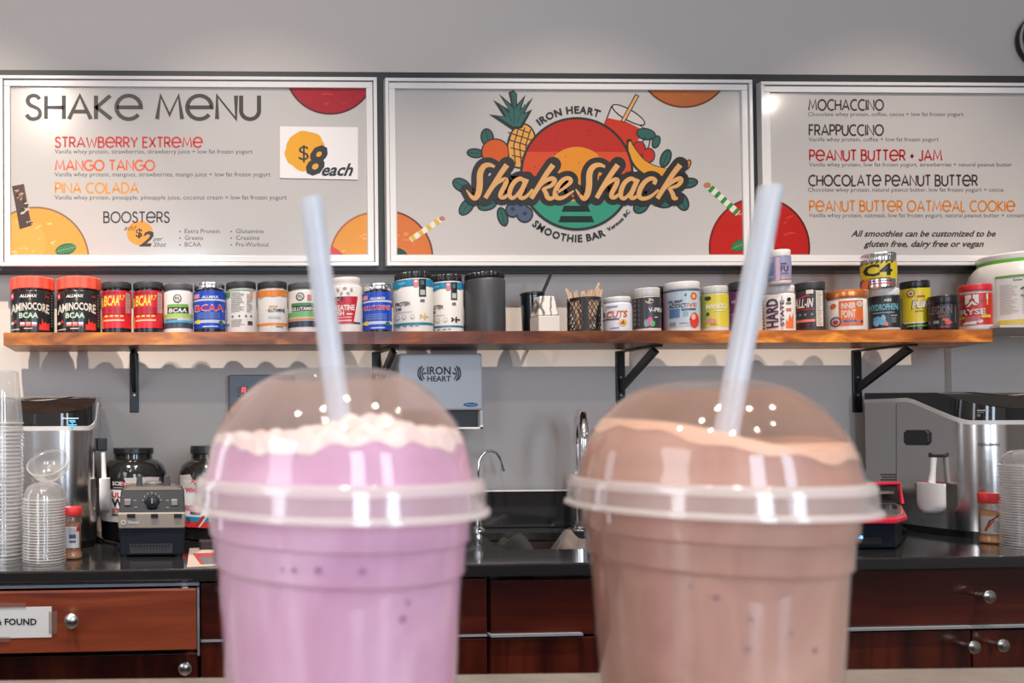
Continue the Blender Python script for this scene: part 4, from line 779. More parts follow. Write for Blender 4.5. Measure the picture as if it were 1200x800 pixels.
# round black wall dial in the top right corner
cc = onY(1232, 44, YW-.03); rr = .035/.4*1.0; t = thing('wall_dial', (cc.x, YW, cc.z), 'round black wall object with a thin silver rim in the top right corner', 'wall clock')
def wallround(prof, mat, name, seg=56):
    q = MB(); q.lathe(prof, (0, 0, 0), mat, seg); q.v = [(cc.x+x, YW-z, cc.z+y) for x, y, z in q.v]; q.build(name, t, smooth=True)
wallround([(.07, 0), (.082, .005), (.082, .03), (.075, .034)], BLACK, 'casing'); wallround([(.0825, .018), (.0845, .018), (.0845, .026), (.0825, .026)], SATIN, 'rim'); wallround([(.02, .033), (.018, .042), (0, .043)], BLACKM, 'hub')
# ================================================================ worktop, backsplash, sink
GRAN = pm('black_granite', (.017, .017, .018), .10, coat=.4, vary=.12, vscale=240)
XL, XR = -1.1, 3.6; YBS = 2.28; TH = .028
Yf = lambda x: F0+FK*x
h0, h1, h2 = onZ(561, 623, ZT), onZ(597, 643.6, ZT), onZ(770, 642.5, ZT); h3 = onZ(770, 622.5, ZT)
hole = [(h0.x, h0.y), (onZ(572, 630.5, ZT).x, onZ(572, 630.5, ZT).y), (onZ(582, 638.5, ZT).x, onZ(582, 638.5, ZT).y), (h1.x, h1.y), (h2.x, h2.y), (h3.x, h0.y)]
outer = [(XL, Yf(XL)), (XR, Yf(XR)), (XR, YBS), (XL, YBS)]
r = thing('worktop', (1.2, 2.0, ZT-TH), 'polished black stone worktop with a sink cut-out, running the full width', 'counter')
m = MB(); pts = outer+hole; tris = [tuple(q) for q in tessellate_polygon([[Vector((x, y, 0)) for x, y in outer], [Vector((x, y, 0)) for x, y in hole]])]; n = len(pts)
vs = [(x, y, ZT) for x, y in pts]+[(x, y, ZT-TH) for x, y in pts]; fs = tris+[tuple(n+i for i in q) for q in tris]
for a, k in ((0, 4), (4, len(hole))): fs += [(a+i, a+(i+1) % k, n+a+(i+1) % k, n+a+i) for i in range(k)]
m.add(vs, fs, GRAN); m.build('stone_slab', r, bevel=.004)
zbs = onY(620, 575.5, 2.26).z; m = MB(); m.box(onY(250, 600, 2.26).x, onY(1012, 600, 2.26).x, 2.26, YBS, ZT+.0005, zbs, GRAN); r = thing('backsplash', (1.1, 2.27, ZT), 'low black stone upstand along the wall behind the sink', 'backsplash'); m.build('stone_strip', r, bevel=.002)
m = MB(); m.box(onY(250, 600, 2.26).x, onY(1012, 600, 2.26).x, 2.258, YBS, zbs, zbs+.004, pm('sealant', (.62, .58, .54), .5)); m.build('sealant_bead', r)
r = thing('sink_basin', ((h0.x+h3.x)/2, (h0.y+h1.y)/2, ZT-.22), 'stainless steel sink basin let into the black worktop', 'sink')
SB = pm('sink_steel', (.66, .55, .47), .25, metal=1)
x0, x1, y0, y1 = h0.x-.01, h3.x+.01, h1.y-.02, h0.y+.03; z0, z1 = ZT-.20, ZT-TH-.0005
m = MB(); m.box(x0, x1, y0, y1, z0-.002, z0, SB); m.box(x0-.002, x0, y0, y1, z0, z1, SB); m.box(x1, x1+.002, y0, y1, z0, z1, SB); m.box(x0, x1, y0-.002, y0, z0, z1, SB); m.box(x0, x1, y1, y1+.002, z0, z1, SB); m.build('bowl', r)
m = MB(); m.lathe([(.001, 0), (.035, 0), (.04, .002)], ((x0+x1)/2, (y0+y1)/2, z0), CHROME, 24); m.build('drain', r, smooth=True)
def heap(name, pts, mat, label, cat, seed, amp):          # crumpled cloth: a draped grid pulled over bumps
    random.seed(seed); (xa, xb, ya, yb, zb_) = pts; n = 22; V = []; ph = [random.random()*6 for _ in range(6)]
    for j in range(n+1):
        for i in range(n+1):
            u, v = i/n, j/n; e = max(0, math.sin(PI*u))**.45*max(0, math.sin(PI*v))**.35
            z = zb_+e*(amp*(.86+.07*math.sin(9*u+ph[0]+3*v)+.05*math.sin(15*v+ph[1]-5*u)+.03*math.sin(23*u+ph[2]+9*v)))
            V.append((xa+(xb-xa)*u+.006*math.sin(11*v+ph[3]), ya+(yb-ya)*v+.006*math.sin(13*u+ph[4]), z))
    F = [(j*(n+1)+i, j*(n+1)+i+1, (j+1)*(n+1)+i+1, (j+1)*(n+1)+i) for j in range(n) for i in range(n)]
    q = MB(); q.add(V, F, mat); o = q.build(name, smooth=True, loc=((xa+xb)/2, (ya+yb)/2, zb_)); sm = o.modifiers.new('thick', 'SOLIDIFY'); sm.thickness = .003; sm.offset = -1; tag(o, label, cat)
heap('dish_cloth', (onZ(596, 636, ZT).x, onZ(646, 636, ZT).x, h1.y+.03, h0.y-.005, z0+.003), pm('cloth_grey', (.016, .015, .014), .95), 'dark grey cloth heaped in the steel sink', 'cloth', 5, .236)
heap('wrapped_bundle', (onZ(656, 636, ZT).x, onZ(728, 636, ZT).x, h1.y+.03, h0.y-.005, z0+.003), pm('shiny_wrap', (.30, .25, .22), .25, metal=.6), 'shiny crinkled wrap lying in the sink right of the grey cloth', 'wrap', 4, .224)
# taps
p = onZ(560, 613, ZT); t = thing('filter_tap', (p.x, 2.215, ZT), 'small curved chrome tap close to the pink drink', 'tap'); Y = 2.215; X = onY(560, 600, Y).x
m = MB(); m.lathe([(.020, 0), (.020, .006), (.012, .012), (.010, .05), (.013, .055), (.013, .075), (.006, .085)], (X, Y, ZT), CHROME, 24); m.build('base', t, smooth=True)
pa = [onY(x, y, Y) for x, y in ((560.5, 600), (560.5, 570), (560.5, 548), (562.5, 537), (568, 530), (575.5, 528), (583, 532), (587.5, 541), (589, 549))]
m = MB(); m.tube(spline([tuple(q) for q in pa], 5), .0042, CHROME, 12); m.build('spout', t, smooth=True)
m = MB(); m.tube([onY(588.8, 548, Y), onY(589.6, 552, Y)], .0062, CHROME, 12); m.build('nozzle', t, smooth=True)
m = MB(); a = onY(556, 603, Y-.01); m.tube([a, a+Vector((-.03, -.01, .008))], .005, CHROME, 10); m.build('lever', t, smooth=True)
Y = 2.215; X = onY(679, 600, Y).x; t = thing('kitchen_tap', (X, Y, ZT), 'tall chrome gooseneck tap seen edge-on beside the brown drink', 'tap')
m = MB(); m.lathe([(.030, 0), (.030, .006), (.021, .010), (.019, .06), (.019, .15), (.017, .165)], (X, Y, ZT), CHROME, 28); m.build('base', t, smooth=True)
ztop = onY(680, 484, Y-.09).z; R_ = .085
XE = onY(684.5, 520, Y-2*R_).x; XF = lambda a: X+(XE-X)*(1-math.cos(a))/2
path = [(X, Y, ZT+.14), (X, Y, ztop-R_*.9)]+[(XF(a), Y-R_+R_*math.cos(a), ztop-R_+R_*math.sin(a)) for a in [PI*i/14 for i in range(15)]]+[(XE, Y-2*R_, ztop-R_-.05)]
m = MB(); m.tube(path, .0125, CHROME, 16); m.build('spout', t, smooth=True)
m = MB(); m.tube([(XE, Y-2*R_, ztop-R_-.02), (XE, Y-2*R_, ztop-R_-.035), (XE, Y-2*R_, ztop-R_-.075), (XE, Y-2*R_, ztop-R_-.082)], [.0125, .0145, .0155, .013], CHROME, 20); m.build('spray_head', t, smooth=True)
m = MB(); m.tube([(X+.018, Y, ZT+.10), (X+.07, Y-.01, ZT+.125)], .006, CHROME, 10); m.build('lever', t, smooth=True)
# ================================================================ base cabinets
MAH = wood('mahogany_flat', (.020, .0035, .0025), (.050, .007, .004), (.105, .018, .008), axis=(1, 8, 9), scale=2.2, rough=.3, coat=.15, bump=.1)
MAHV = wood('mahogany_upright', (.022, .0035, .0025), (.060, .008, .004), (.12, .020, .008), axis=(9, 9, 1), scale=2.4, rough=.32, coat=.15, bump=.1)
MAHL = wood('mahogany_lit', (.11, .020, .009), (.19, .036, .014), (.28, .062, .024), axis=(1, 8, 10), scale=2.6, rough=.36, coat=.1, bump=.1)  # brighter copy of the mahogany: light on the open drawer put into its colour
ALU = pm('pale_edging', (.42, .45, .50), .35, metal=.4); CARC = pm('carcass_dark', (.014, .006, .005), .6)
def knob(px, py, parent, off):
    p = onF(px, py, off); q = MB(); q.lathe([(.006, 0), (.005, .012), (.010, .016), (.0145, .022), (.0145, .027), (.011, .0305), (0, .032)], (0, 0, 0), SATIN, 28)
    q.v = [(p.x+x, p.y-z, p.z+y) for x, y, z in q.v]; q.build('knob', parent, smooth=True)
def cabinet(px0, px1, label, items):
    a, b = onF(px0, 720, .04), onF(px1, 720, .04)
    r = thing('base_cabinet', ((a.x+b.x)/2, Yf((a.x+b.x)/2)+.3, 0), label, 'cabinet', 'mahogany base cabinets')
    k = MB(); q = [(a.x, Yf(a.x)+.045), (b.x, Yf(b.x)+.045), (b.x, 2.2), (a.x, 2.2)]
    zt_ = ZT-TH-.001
    for u, v in ((0, .018), (1, -.018)):   # side panels, back, bottom, so an open drawer shows a real inside
        c, d = q[u], (q[2] if u else q[3]); k.hexa([(c[0], c[1], .1), (c[0]+v, c[1], .1), (c[0]+v, c[1], zt_), (c[0], c[1], zt_)], [(d[0], d[1], .1), (d[0]+v, d[1], .1), (d[0]+v, d[1], zt_), (d[0], d[1], zt_)], CARC)
    k.box(a.x, b.x, 2.18, 2.2, .1, zt_, CARC); k.prism(q, .1, .118, CARC); k.prism([(x, y+(.06 if i < 2 else 0)) for i, (x, y) in enumerate(q)], 0, .1, CARC)
    k.build('carcass', r)
    for it in items: it(r)
    return r
def front(name, x0, y0, x1, y1, mat, knobs=(), off=.022, th=.018):
    def f(r):
        m = MB(); fslab(m, x0, y0, x1, y1, th, mat, off); o = m.build(name, r, bevel=.0015)
        for kx, ky in knobs: knob(kx, ky, o, off)
    return f
def rail(x0, y0, x1, y1, off=.019, mat=None):
    def f(r): m = MB(); fslab(m, x0, y0, x1, y1, .026, mat or ALU, off); m.build('edge_rail', r)
    return f
def open_drawer(r):                         # pulled out: its front stands proud of the cabinet line
    off = -.055
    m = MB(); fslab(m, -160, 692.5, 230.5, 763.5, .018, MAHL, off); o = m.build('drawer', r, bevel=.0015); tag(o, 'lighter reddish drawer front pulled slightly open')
    knob(85, 724, o, off); DB = pm('drawer_box', (.33, .35, .38), .5)
    a, b = onF(-150, 728, off+.02), onF(222, 728, off+.02); zb_, zt_ = onF(100, 756, off).z, onF(100, 697, off).z
    m = MB(); m.box(a.x, b.x, b.y+.01, b.y+.42, zb_, zb_+.012, DB); m.box(a.x, a.x+.012, b.y+.01, b.y+.42, zb_, zt_, DB); m.box(b.x-.012, b.x, b.y+.01, b.y+.42, zb_, zt_, DB); m.build('drawer_box', r)
    return o
def frame_strips(r):
    for q in ((-160, 684.2, 233.5, 687.8), (231.2, 687.8, 233.8, 768)): m = MB(); fslab(m, *q, .02, ALU, .014); m.build('edge_rail', r)
cabA = cabinet(-160, 233, 'mahogany cabinet at the left with a pulled-out drawer carrying a paper note', [open_drawer, frame_strips, front('door', -160, 767.5, 231.5, 1085, MAHV, [(216, 779)])])
cabB = cabinet(234, 573, 'mahogany cabinet mostly hidden behind the pink drink', [front('drawer', 235.5, 680.5, 570.5, 746, MAH), rail(235.5, 746.8, 571, 749), front('door', 235.5, 750, 402, 1085, MAHV), front('door', 404, 749.5, 571, 1080, MAHV)])
cabC = cabinet(575, 838, 'mahogany cabinet under the sink between the two drinks', [front('drawer', 575.5, 678, 836.5, 742.5, MAH), rail(575.5, 742.8, 683.5, 745.6, .012), front('door', 575.5, 747, 705, 1075, MAHV), front('door', 707, 747, 836.5, 1075, MAHV)])
cabD = cabinet(840, 1400, 'mahogany cabinet at the right with two round knobs side by side', [front('drawer', 841.5, 668, 1400, 734, MAH, [(1145, 696)]), rail(841.5, 736, 1400, 738.8, .012), front('door', 841.5, 741, 1138, 1070, MAHV, [(1127.5, 754.5)]), front('door', 1140, 738, 1400, 1070, MAHV, [(1161, 752.5)])])
# the paper note on the open drawer, held by clear tape
def fmap(off): return lambda x, y, L: onF(x, y, off-.0004*L)
q0 = onF(0, 730, -.0565); t = thing('paper_note', q0, 'white paper note taped on the open drawer at the left', 'note')
m = MB(); fslab(m, -66, 711, 60.5, 747, .0006, pm('note_paper', (.66, .67, .68), .55, bump=.5, bscale=60), -.0560); m.build('sheet', t)
A = Art(fmap(-.0562)); A.text('LOST & FOUND', -33, 724.6, 43, 731.8, ink(40, 40, 46), True); A.build('lettering', t)
TAPE = film('clear_tape', (.55, .42, .38), .22, .2)
for q in ((-60, 707, -20, 713), (-10, 706.4, 30, 712.6), (57, 716, 67, 742), (-30, 745.6, 12, 752)): m = MB(); fslab(m, *q, .0002, TAPE, -.0570); m.build('tape', t)
# ================================================================ wall fittings
t = thing('paper_dispenser', onY(517, 500, 2.298), 'white wall dispenser with black barbell lettering and a blue oval badge', 'dispenser')
Yd = 2.17; m = MB(); pxbox(m, 467.5, 414, 566, 480.5, Yd, .128, pm('dispenser_white', (.56, .57, .60), .3)); m.build('cover', t, bevel=.006)
m = MB(); pxbox(m, 471, 480.5, 563, 500.5, Yd+.02, .105, pm('dispenser_dark', (.03, .032, .036), .4)); m.build('lower_mouth', t, bevel=.002)
m = MB(); pxbox(m, 562.6, 480.5, 566, 502.4, Yd+.004, .12, WHITE); pxbox(m, 468, 500.4, 566, 502.6, Yd+.004, .12, WHITE); pxbox(m, 467.6, 480.5, 471, 502.4, Yd+.004, .12, WHITE); m.build('lower_frame', t)
A = Art(plane_map(Yd-.0005)); DK = ink(34, 34, 40)
A.text('IRON', 500.4, 429.6, 528.2, 438.6, DK, True); A.text('HEART', 500.6, 440.4, 528.6, 446.6, DK, True)
for s_, xo in ((1, 490), (-1, 539.6)):
    for i, (dx, hh, w) in enumerate(((0, 8, 1.6), (2.4, 9.4, 1.8), (4.8, 7.2, 1.5))): A.line([(xo+s_*(dx+2.0), 438-hh), (xo+s_*dx, 438-hh*.35), (xo+s_*dx, 438+hh*.25), (xo+s_*(dx+2.6), 438+hh*.9)], w, DK)
    A.line([(xo+s_*6, 438.4), (xo+s_*9.4, 436.4)], 2, DK)
A.ell(551.6, 474, 8.6, 2.5, ink(30, 110, 170)); A.line([(545.6, 474), (549, 473.2), (552, 474.6), (557.6, 473.8)], .7, ink(190, 220, 240), 1); A.build('printed_badge', t)
t = thing('control_panel', onY(300, 476, 2.298), 'grey wall control panel with a glowing red digit', 'control panel')
m = MB(); pxbox(m, 268.6, 438.8, 346, 512, 2.272, .026, pm('panel_grey', (.13, .145, .155), .4)); m.build('housing', t, bevel=.003)
m = MB(); pxbox(m, 278.2, 452.6, 290.4, 460.6, 2.2712, .001, pm('display_black', (.02, .004, .005), .2)); m.build('display', t)
A = Art(plane_map(2.271)); LED = pm('led_red', (1, .04, .05), .5, emit=3.2)
A.line([(283.6, 459.6), (284.4, 454.4), (287.6, 454.4), (287, 459.6)], 1.1, LED); A.line([(284.2, 457.6), (287.2, 457.6)], .9, LED, 1); A.build('digit', t)
m = MB(); pxbox(m, 277.6, 462.4, 281, 464.8, 2.2705, .0015, BLACK); m.build('button', t)
# ================================================================ ice machines
LIDB = pm('gloss_black_lid', (.010, .010, .011), .07, coat=.5); TRIMW = pm('pale_trim', (.56, .54, .53), .3); STB = pm('steel_body', (.58, .56, .54), .2, metal=1, bump=.03, bscale=60)
def machine(x0, x1, yf, yb, label, disp):
    t = thing('ice_machine', ((x0+x1)/2, (yf+yb)/2, ZT), label, 'ice maker', 'steel ice machines on the worktop')
    rc = .085; fp = [(x1, yb), (x0, yb)]+[(x0+rc-rc*math.cos(a), yf+rc-rc*math.sin(a)) for a in [PI/2*i/10 for i in range(11)]]+[(x1-rc+rc*math.sin(a), yf+rc-rc*math.cos(a)) for a in [PI/2*i/10 for i in range(11)]]
    inset = lambda d: [(min(max(x, x0+d), x1-d) if False else x0+d+(x-x0)*((x1-x0-2*d)/(x1-x0)), yf+d+(y-yf)*((yb-yf-2*d)/(yb-yf))) for x, y in fp]
    zt_ = lambda x, y: ZC-.008+min(1, max(0, (y-yf-.04)/.14))*.064        # lower edge of the black lid: dips towards the front
    top = lambda x, y: ZC+.034+min(1, max(0, (y-yf)/.10))*.040+max(0, (y-yf)/(yb-yf))*.012
    m = MB(); m.prism(inset(.006), ZT+.0005, ZT+.018, BLACK); m.build('foot_plinth', t)
    # more columns along the sides so the dip reads
    def dense(P):
        out = []
        for i, p in enumerate(P):
            q = P[(i+1) % len(P)]; k = max(1, int(math.dist(p, q)/.02)); out += [(p[0]+(q[0]-p[0])*j/k, p[1]+(q[1]-p[1])*j/k) for j in range(k)]
        return out
    D = dense(fp)
    def skin(m, lo, hi, mat, cap=False, P=None):
        P = P or D; n = len(P); g = lambda z: z if callable(z) else (lambda x, y: z); a, b = g(lo), g(hi)
        vs = [(x, y, a(x, y)) for x, y in P]+[(x, y, b(x, y)) for x, y in P]; fs = [(i, (i+1) % n, n+(i+1) % n, n+i) for i in range(n)]
        if cap: tt = [tuple(q) for q in tessellate_polygon([[Vector((x, y, 0)) for x, y in P]])]; fs += [tuple(n+i for i in q) for q in tt]+tt
        m.add(vs, fs, mat)
    m = MB(); skin(m, ZT+.018, zt_, STB, True); m.build('steel_body', t, smooth=True)
    E_ = [(x0-.002+(x-x0)*((x1-x0+.004)/(x1-x0)), yf-.002+(y-yf)*((yb-yf+.002)/(yb-yf))) for x, y in D]
    m = MB(); skin(m, zt_, lambda x, y: zt_(x, y)+.011, TRIMW, True, E_); m.build('pale_trim', t, smooth=True)
    Gd = MB(); skin(Gd, lambda x, y: zt_(x, y)+.0112, lambda x, y: top(x, y), LIDB)
    # sloping lid top as a fan of quads front to back
    ny = 14; V = []; F = []
    for j in range(ny+1):
        y = yf+(yb-yf)*j/ny; xs = [x0, x1]
        if y < yf+rc: dx = rc-math.sqrt(max(0, rc*rc-(yf+rc-y)**2)); xs = [x0+dx, x1-dx]
        V += [(xs[0], y, top(0, y)), (xs[1], y, top(0, y))]
    for j in range(ny): F.append((2*j, 2*j+1, 2*j+3, 2*j+2))
    Gd.add(V, F, LIDB); Gd.build('lid', t, smooth=True)
    m = MB(); cx_, cy_ = (x0+x1)/2, yf+.15
    m.add([(cx_+.10*math.cos(a), cy_+.075*math.sin(a), top(0, cy_+.075*math.sin(a))+.0012) for a in [2*PI*i/32 for i in range(32)]], [tuple(range(32))], pm('lid_window', (.30, .28, .27), .15)); m.build('lid_window', t)
    A = Art(plane_map(yf-.003)); disp(A); A.build('display_print', t)
    return t
YM0, YM1 = 1.93, 2.245
def dl(A):
    BLU = pm('display_blue', (.10, .42, .75), .4, emit=.8); random.seed(3)
    A.rect_(73, 489.5, 92, 490.4, pm('display_pale', (.55, .7, .8), .4, emit=.5))
    for i in range(7): A.rect_(79+random.uniform(0, 8), 492+i*1.7, 83+random.uniform(2, 8), 493.1+i*1.7, BLU)
xm1 = onY(110, 560, YM0).x
def dr(A):
    A.rect_(1145, 480, 1159, 481.2, ink(190, 190, 190)); A.rect_(1145, 482.6, 1153, 483.6, ink(130, 130, 130)); A.rect_(1145, 485, 1149, 488, ink(120, 120, 120)); A.text('FRIGIDAIRE', 1146, 519.4, 1172, 522.4, ink(96, 84, 78), True)
machine(xm1-.30, xm1, YM0, YM1, 'steel ice machine with black lid at the left, behind the cup stacks', dl)
xm2 = onY(1015, 560, YM1).x
tm = machine(xm2, xm2+.36, YM0, YM1, 'large steel ice machine at the right with a white scoop on its side', dr)
# side fittings of the right machine, on the plane X = xm2
def onX(px, py, X): d = ray(px, py); return O+d*(X/d.x)
def side_poly(px_pts, out, mat, name, parent, **kw):
    P = [onX(x, y, xm2) for x, y in px_pts]; n = len(P); m = MB(); vs = [(xm2-out, p.y, p.z) for p in P]+[(xm2+.001, p.y, p.z) for p in P]
    m.add(vs, [tuple(range(n)), tuple(range(2*n-1, n-1, -1))]+[(i, (i+1) % n, n+(i+1) % n, n+i) for i in range(n)], mat); return m.build(name, parent, **kw)
side_poly([(1061, 507), (1064, 503.5), (1086, 503.5), (1090, 507), (1090, 518), (1086, 521.5), (1064, 521.5), (1061, 518)], .006, BLACKM, 'side_grip', tm, bevel=.002)
side_poly([(1050, 473), (1050.6, 473), (1050.6, 621), (1050, 621)], .0008, pm('seam_grey', (.12, .12, .12), .5), 'panel_seam', tm)
m = MB(); DOT = pm('vent_dark', (.01, .01, .01), .6)
for j in range(4):
    for i in range(7):
        p = onX(1033+i*2.6+(j % 2)*1.3, 556+j*3.0, xm2); m.add([(xm2-.0006, p.y+.0030*math.cos(a), p.z+.0022*math.sin(a)) for a in [PI/3*k for k in range(6)]], [tuple(range(6))], DOT)
tag(m.build('vent_holes', tm), kind='stuff')
# white scoop hanging from a hook on the side
ps = onX(1093, 535, xm2-.02); t = thing('ice_scoop', (xm2-.03, ps.y, ps.z), 'white plastic scoop hanging on the side of the right ice machine', 'scoop')
Yc_, Xs = ps.y, xm2-.030
SW_ = pm('scoop_white', (.66, .65, .66), .4); zt1, zt2, zt3 = onX(1093, 536, Xs).z, onX(1093, 566, Xs).z, onX(1093, 601, Xs).z
m = MB(); m.tube([(Xs+.012, Yc_, zt1), (Xs+.010, Yc_, (zt1+zt2)/2), (Xs+.006, Yc_, zt2)], [.007, .006, .008], SW_, 12); m.build('handle', t, smooth=True)
m = MB(); m.tube([(xm2, Yc_, zt1+.004), (Xs+.002, Yc_, zt1+.004)], .004, BLACK, 10); m.tube([(Xs+.004, Yc_, zt1+.004), (Xs+.004, Yc_, zt1+.012)], .004, BLACK, 10); m.build('hook', t)
m = MB(); V = []; F = []; nz, na = 8, 12
for j in range(nz+1):
    v = j/nz; z = zt2-(zt2-zt3)*v; hw = .037*(1 if v < .75 else math.sqrt(max(.0, 1-((v-.75)/.25)**2*.75))); 
    for i in range(na+1): a = PI*i/na; V.append((Xs+.006-.020*math.sin(a), Yc_-hw*math.cos(a), z))
for j in range(nz):
    for i in range(na): k = j*(na+1)+i; F.append((k, k+1, k+na+2, k+na+1))
F.append(tuple(range(na+1))); m.add(V, F, SW_); o = m.build('scoop_bowl', t, smooth=True); sm = o.modifiers.new('thick', 'SOLIDIFY'); sm.thickness = .002
# white scoop of the left machine (on its right side)
Xs = xm1+.022; Yc_ = 2.02
zt1, zt2, zt3 = [onY(118, y, Yc_).z for y in (530, 560, 600)]
t = thing('ice_scoop', (Xs, Yc_, zt2), 'white plastic scoop hanging on the side of the left ice machine', 'scoop')
m = MB(); m.tube([(Xs-.004, Yc_, zt1), (Xs-.002, Yc_, zt2)], [.006, .007], SW_, 12); m.build('handle', t, smooth=True)
m = MB(); V = []; F = []
for j in range(nz+1):
    v = j/nz; z = zt2-(zt2-zt3)*v; hw = .038*(1 if v < .4 else math.sqrt(max(.02, 1-((v-.4)/.6)**2)))
    for i in range(na+1): a = PI*i/na; V.append((Xs-.012+.026*math.sin(a), Yc_-hw*math.cos(a), z))
for j in range(nz):
    for i in range(na): k = j*(na+1)+i; F.append((k, k+1, k+na+2, k+na+1))
F.append(tuple(range(na+1))); m.add(V, F, SW_); o = m.build('scoop_bowl', t, smooth=True); sm = o.modifiers.new('thick', 'SOLIDIFY'); sm.thickness = .002
m = MB(); a = onY(119, 520, 2.06); m.box(xm1+.0005, xm1+.026, 2.05, 2.075, onY(119, 528, 2.06).z, onY(119, 513, 2.06).z, BLACK); tag(m.build('side_latch', bevel=.003, loc=(xm1+.012, 2.06, a.z)), 'small black latch on the side of the left ice machine', 'latch')
# ================================================================ stacks of clear cups and lids
def shell_profile(P, th=.0006): return P
def stack(n, make_last, make_rest, label, top_label, name, cat, group, step, x, y, z0, last_dz=0):
    first = None
    for k in range(n-1):
        lx, ly = x+random.uniform(-.0007, .0007), y+random.uniform(-.0007, .0007)
        if first is None: first = make_rest(lx, ly, z0); o = first
        else:
            o = first.copy(); C.objects.link(o); o.location = (lx, ly, z0+k*step)
        tag(o, label, cat, group)
    o = make_last(x, y, z0+(n-1)*step+last_dz); tag(o, top_label, cat, group)
random.seed(21)
PLS = film('stacked_plastic', (.72, .70, .69), .12, .07, fres=1.8); PLR = film('stacked_rim', (.80, .79, .78), .55, .10, fres=1.8)
px_, py_ = onZ(1.5, 655, ZT).x, onZ(1.5, 655, ZT).y; py_ += .02
x_, y_, R_ = px_, py_, .0485
RIMC = [(.0475, .0), (.0492, .001), (.0492, .0035), (.0470, .0042)]
def cup_rest(x, y, z):
    m = MB(); m.lathe(RIMC, (x, y, z), PLR, 40, cap=False); m.lathe([(.0470, .0042), (.0455, .0075), (.0450, .020)], (x, y, z), PLS, 40, cap=False); return m.build('clear_cup', smooth=True, loc=(x, y, z), fix=False)
def cup_last(x, y, z):
    m = MB(); m.lathe(RIMC, (x, y, z), PLR, 48, cap=False); m.lathe([(.0470, .0042), (.0445, .045), (.0430, .046), (.0375, .118), (.0360, .122), (.030, .123), (.028, .119), (0, .119)], (x, y, z), film('top_cup_plastic', (.74, .73, .72), .30, .07, fres=1.8), 48, cap=False); return m.build('clear_cup', smooth=True, loc=(x, y, z), fix=False)
zc0 = ZT+.0008; ztc = onY(10, 490, y_).z
nst = int((ztc-zc0)/.0088)
stack(nst, cup_last, cup_rest, 'clear plastic cup nested in the tall upside-down stack at the left edge', 'clear plastic cup topmost of the tall stack at the left edge', 'clear_cup', 'cup', 'clear cups in the tall stack', .0088, x_, y_, zc0)
def lid_rest(x, y, z):
    m = MB(); m.lathe([(.0475, 0), (.0492, .0008), (.0485, .0030)], (x, y, z), PLR, 40, cap=False); m.lathe([(.0485, .0030), (.0462, .0042), (.0455, .0062), (.0445, .015)], (x, y, z), PLS, 40, cap=False); return m.build('dome_lid', smooth=True, loc=(x, y, z), fix=False)
LIDP = [(.0475, 0), (.0492, .0008), (.0485, .0045), (.0458, .0055), (.0445, .014), (.0405, .025), (.033, .033), (.0245, .038), (.0155, .040)]
def lid_last(x, y, z):
    m = MB(); m.lathe(LIDP[:3], (x, y, z), PLR, 48, cap=False); m.lathe(LIDP[2:], (x, y, z), MATS['top_cup_plastic'], 48, cap=False); return m.build('dome_lid', smooth=True, loc=(x, y, z), fix=False)
def stack_lids(px, yb, ytop_px, edge, label, toplabel, tilt):
    p = onZ(px, yb, ZT); Y = p.y+.046; X = onY(px, yb-20, Y).x; z1 = onY(px, ytop_px, Y).z-.040; n = int((z1-ZT)/.0062)+1
    stack(n, lid_last, lid_rest, label, toplabel, 'dome_lid', 'lid', edge, .0062, X, Y, ZT+.0008)
    return X, Y, ZT+.0008+n*.0062
X, Y, zt_ = stack_lids(52, 661, 563, 'dome lids in the left stack', 'clear dome lid nested in the stack beside the red capped shaker', 'clear dome lid second from the top of the left stack', 0)
o = lid_last(0, 0, 0); q_ = onY(56, 541, Y-.01); o.location = q_; o.rotation_euler = (math.radians(213), math.radians(-12), 0); tag(o, 'clear dome lid leaning with its round rim facing out on top of the left stack', 'lid', 'dome lids in the left stack')
stack_lids(1206, 646, 527, 'dome lids in the right stack', 'clear dome lid nested in the stack at the right edge', 'clear dome lid topmost of the stack at the right edge', 0)
# ================================================================ seasoning shakers
CLJ = film('shaker_plastic', (.62, .40, .26), .18, .08)
def shaker(x0, x1, yt, yl, yb, fill, label, art, fillmat):
    p = onZ((x0+x1)/2, yb, ZT); Rg = .022; X, Y, Rg = silh(x0+1, x1-1, (yt+yb)/2, Y=p.y+.024); z = lambda py: onY((x0+x1)/2, py, Y-Rg).z; h = z(yt)-ZT
    t = thing('seasoning_shaker', (X, Y, ZT), label, 'shaker'); c = (X, Y, ZT+.0005); zl = z(yl)-ZT
    m = MB(); m.lathe([(Rg*.9, 0), (Rg*1.02, .003), (Rg*1.0, .010), (Rg*.86, .020), (Rg*.9, .026), (Rg*.92, zl-.022), (Rg*.96, zl-.012), (Rg*.86, zl-.004), (Rg*.86, zl)], c, CLJ, 40, cap=False); m.build('bottle', t, smooth=True)
    m = MB(); m.lathe([(Rg*.86, .001), (Rg*.96, .004), (Rg*.94, .010), (Rg*.81, .020), (Rg*.85, .027), (Rg*.87, fill*zl), (0, fill*zl+.001)], c, fillmat, 36); m.build('seasoning', t, smooth=True)
    m = MB(); m.lathe([(Rg*.97, zl), (Rg*1.0, zl+.002), (Rg*1.0, h-.002), (Rg*.95, h)], c, RED, 72, rib=.03, nrib=36); m.build('cap', t, smooth=True)
    A = Art(cyl_map(X, Y, Rg*.93, (x0+x1)/2)); art(A); A.build('label_print', t)
def sh1(A):
    A.rect_(76, 617, 92, 642, ink(206, 208, 214), 1, 6); A.rect_(80, 626, 88, 631, ink(70, 80, 100), 2, 3); A.rect_(80, 633, 88, 636, ink(90, 100, 120), 2, 3); A.ell(91, 620, 2.4, 3, ink(205, 40, 50), 3); lines(A, 79, 90, 619, 625, 1.8, ink(130, 136, 150), 3)
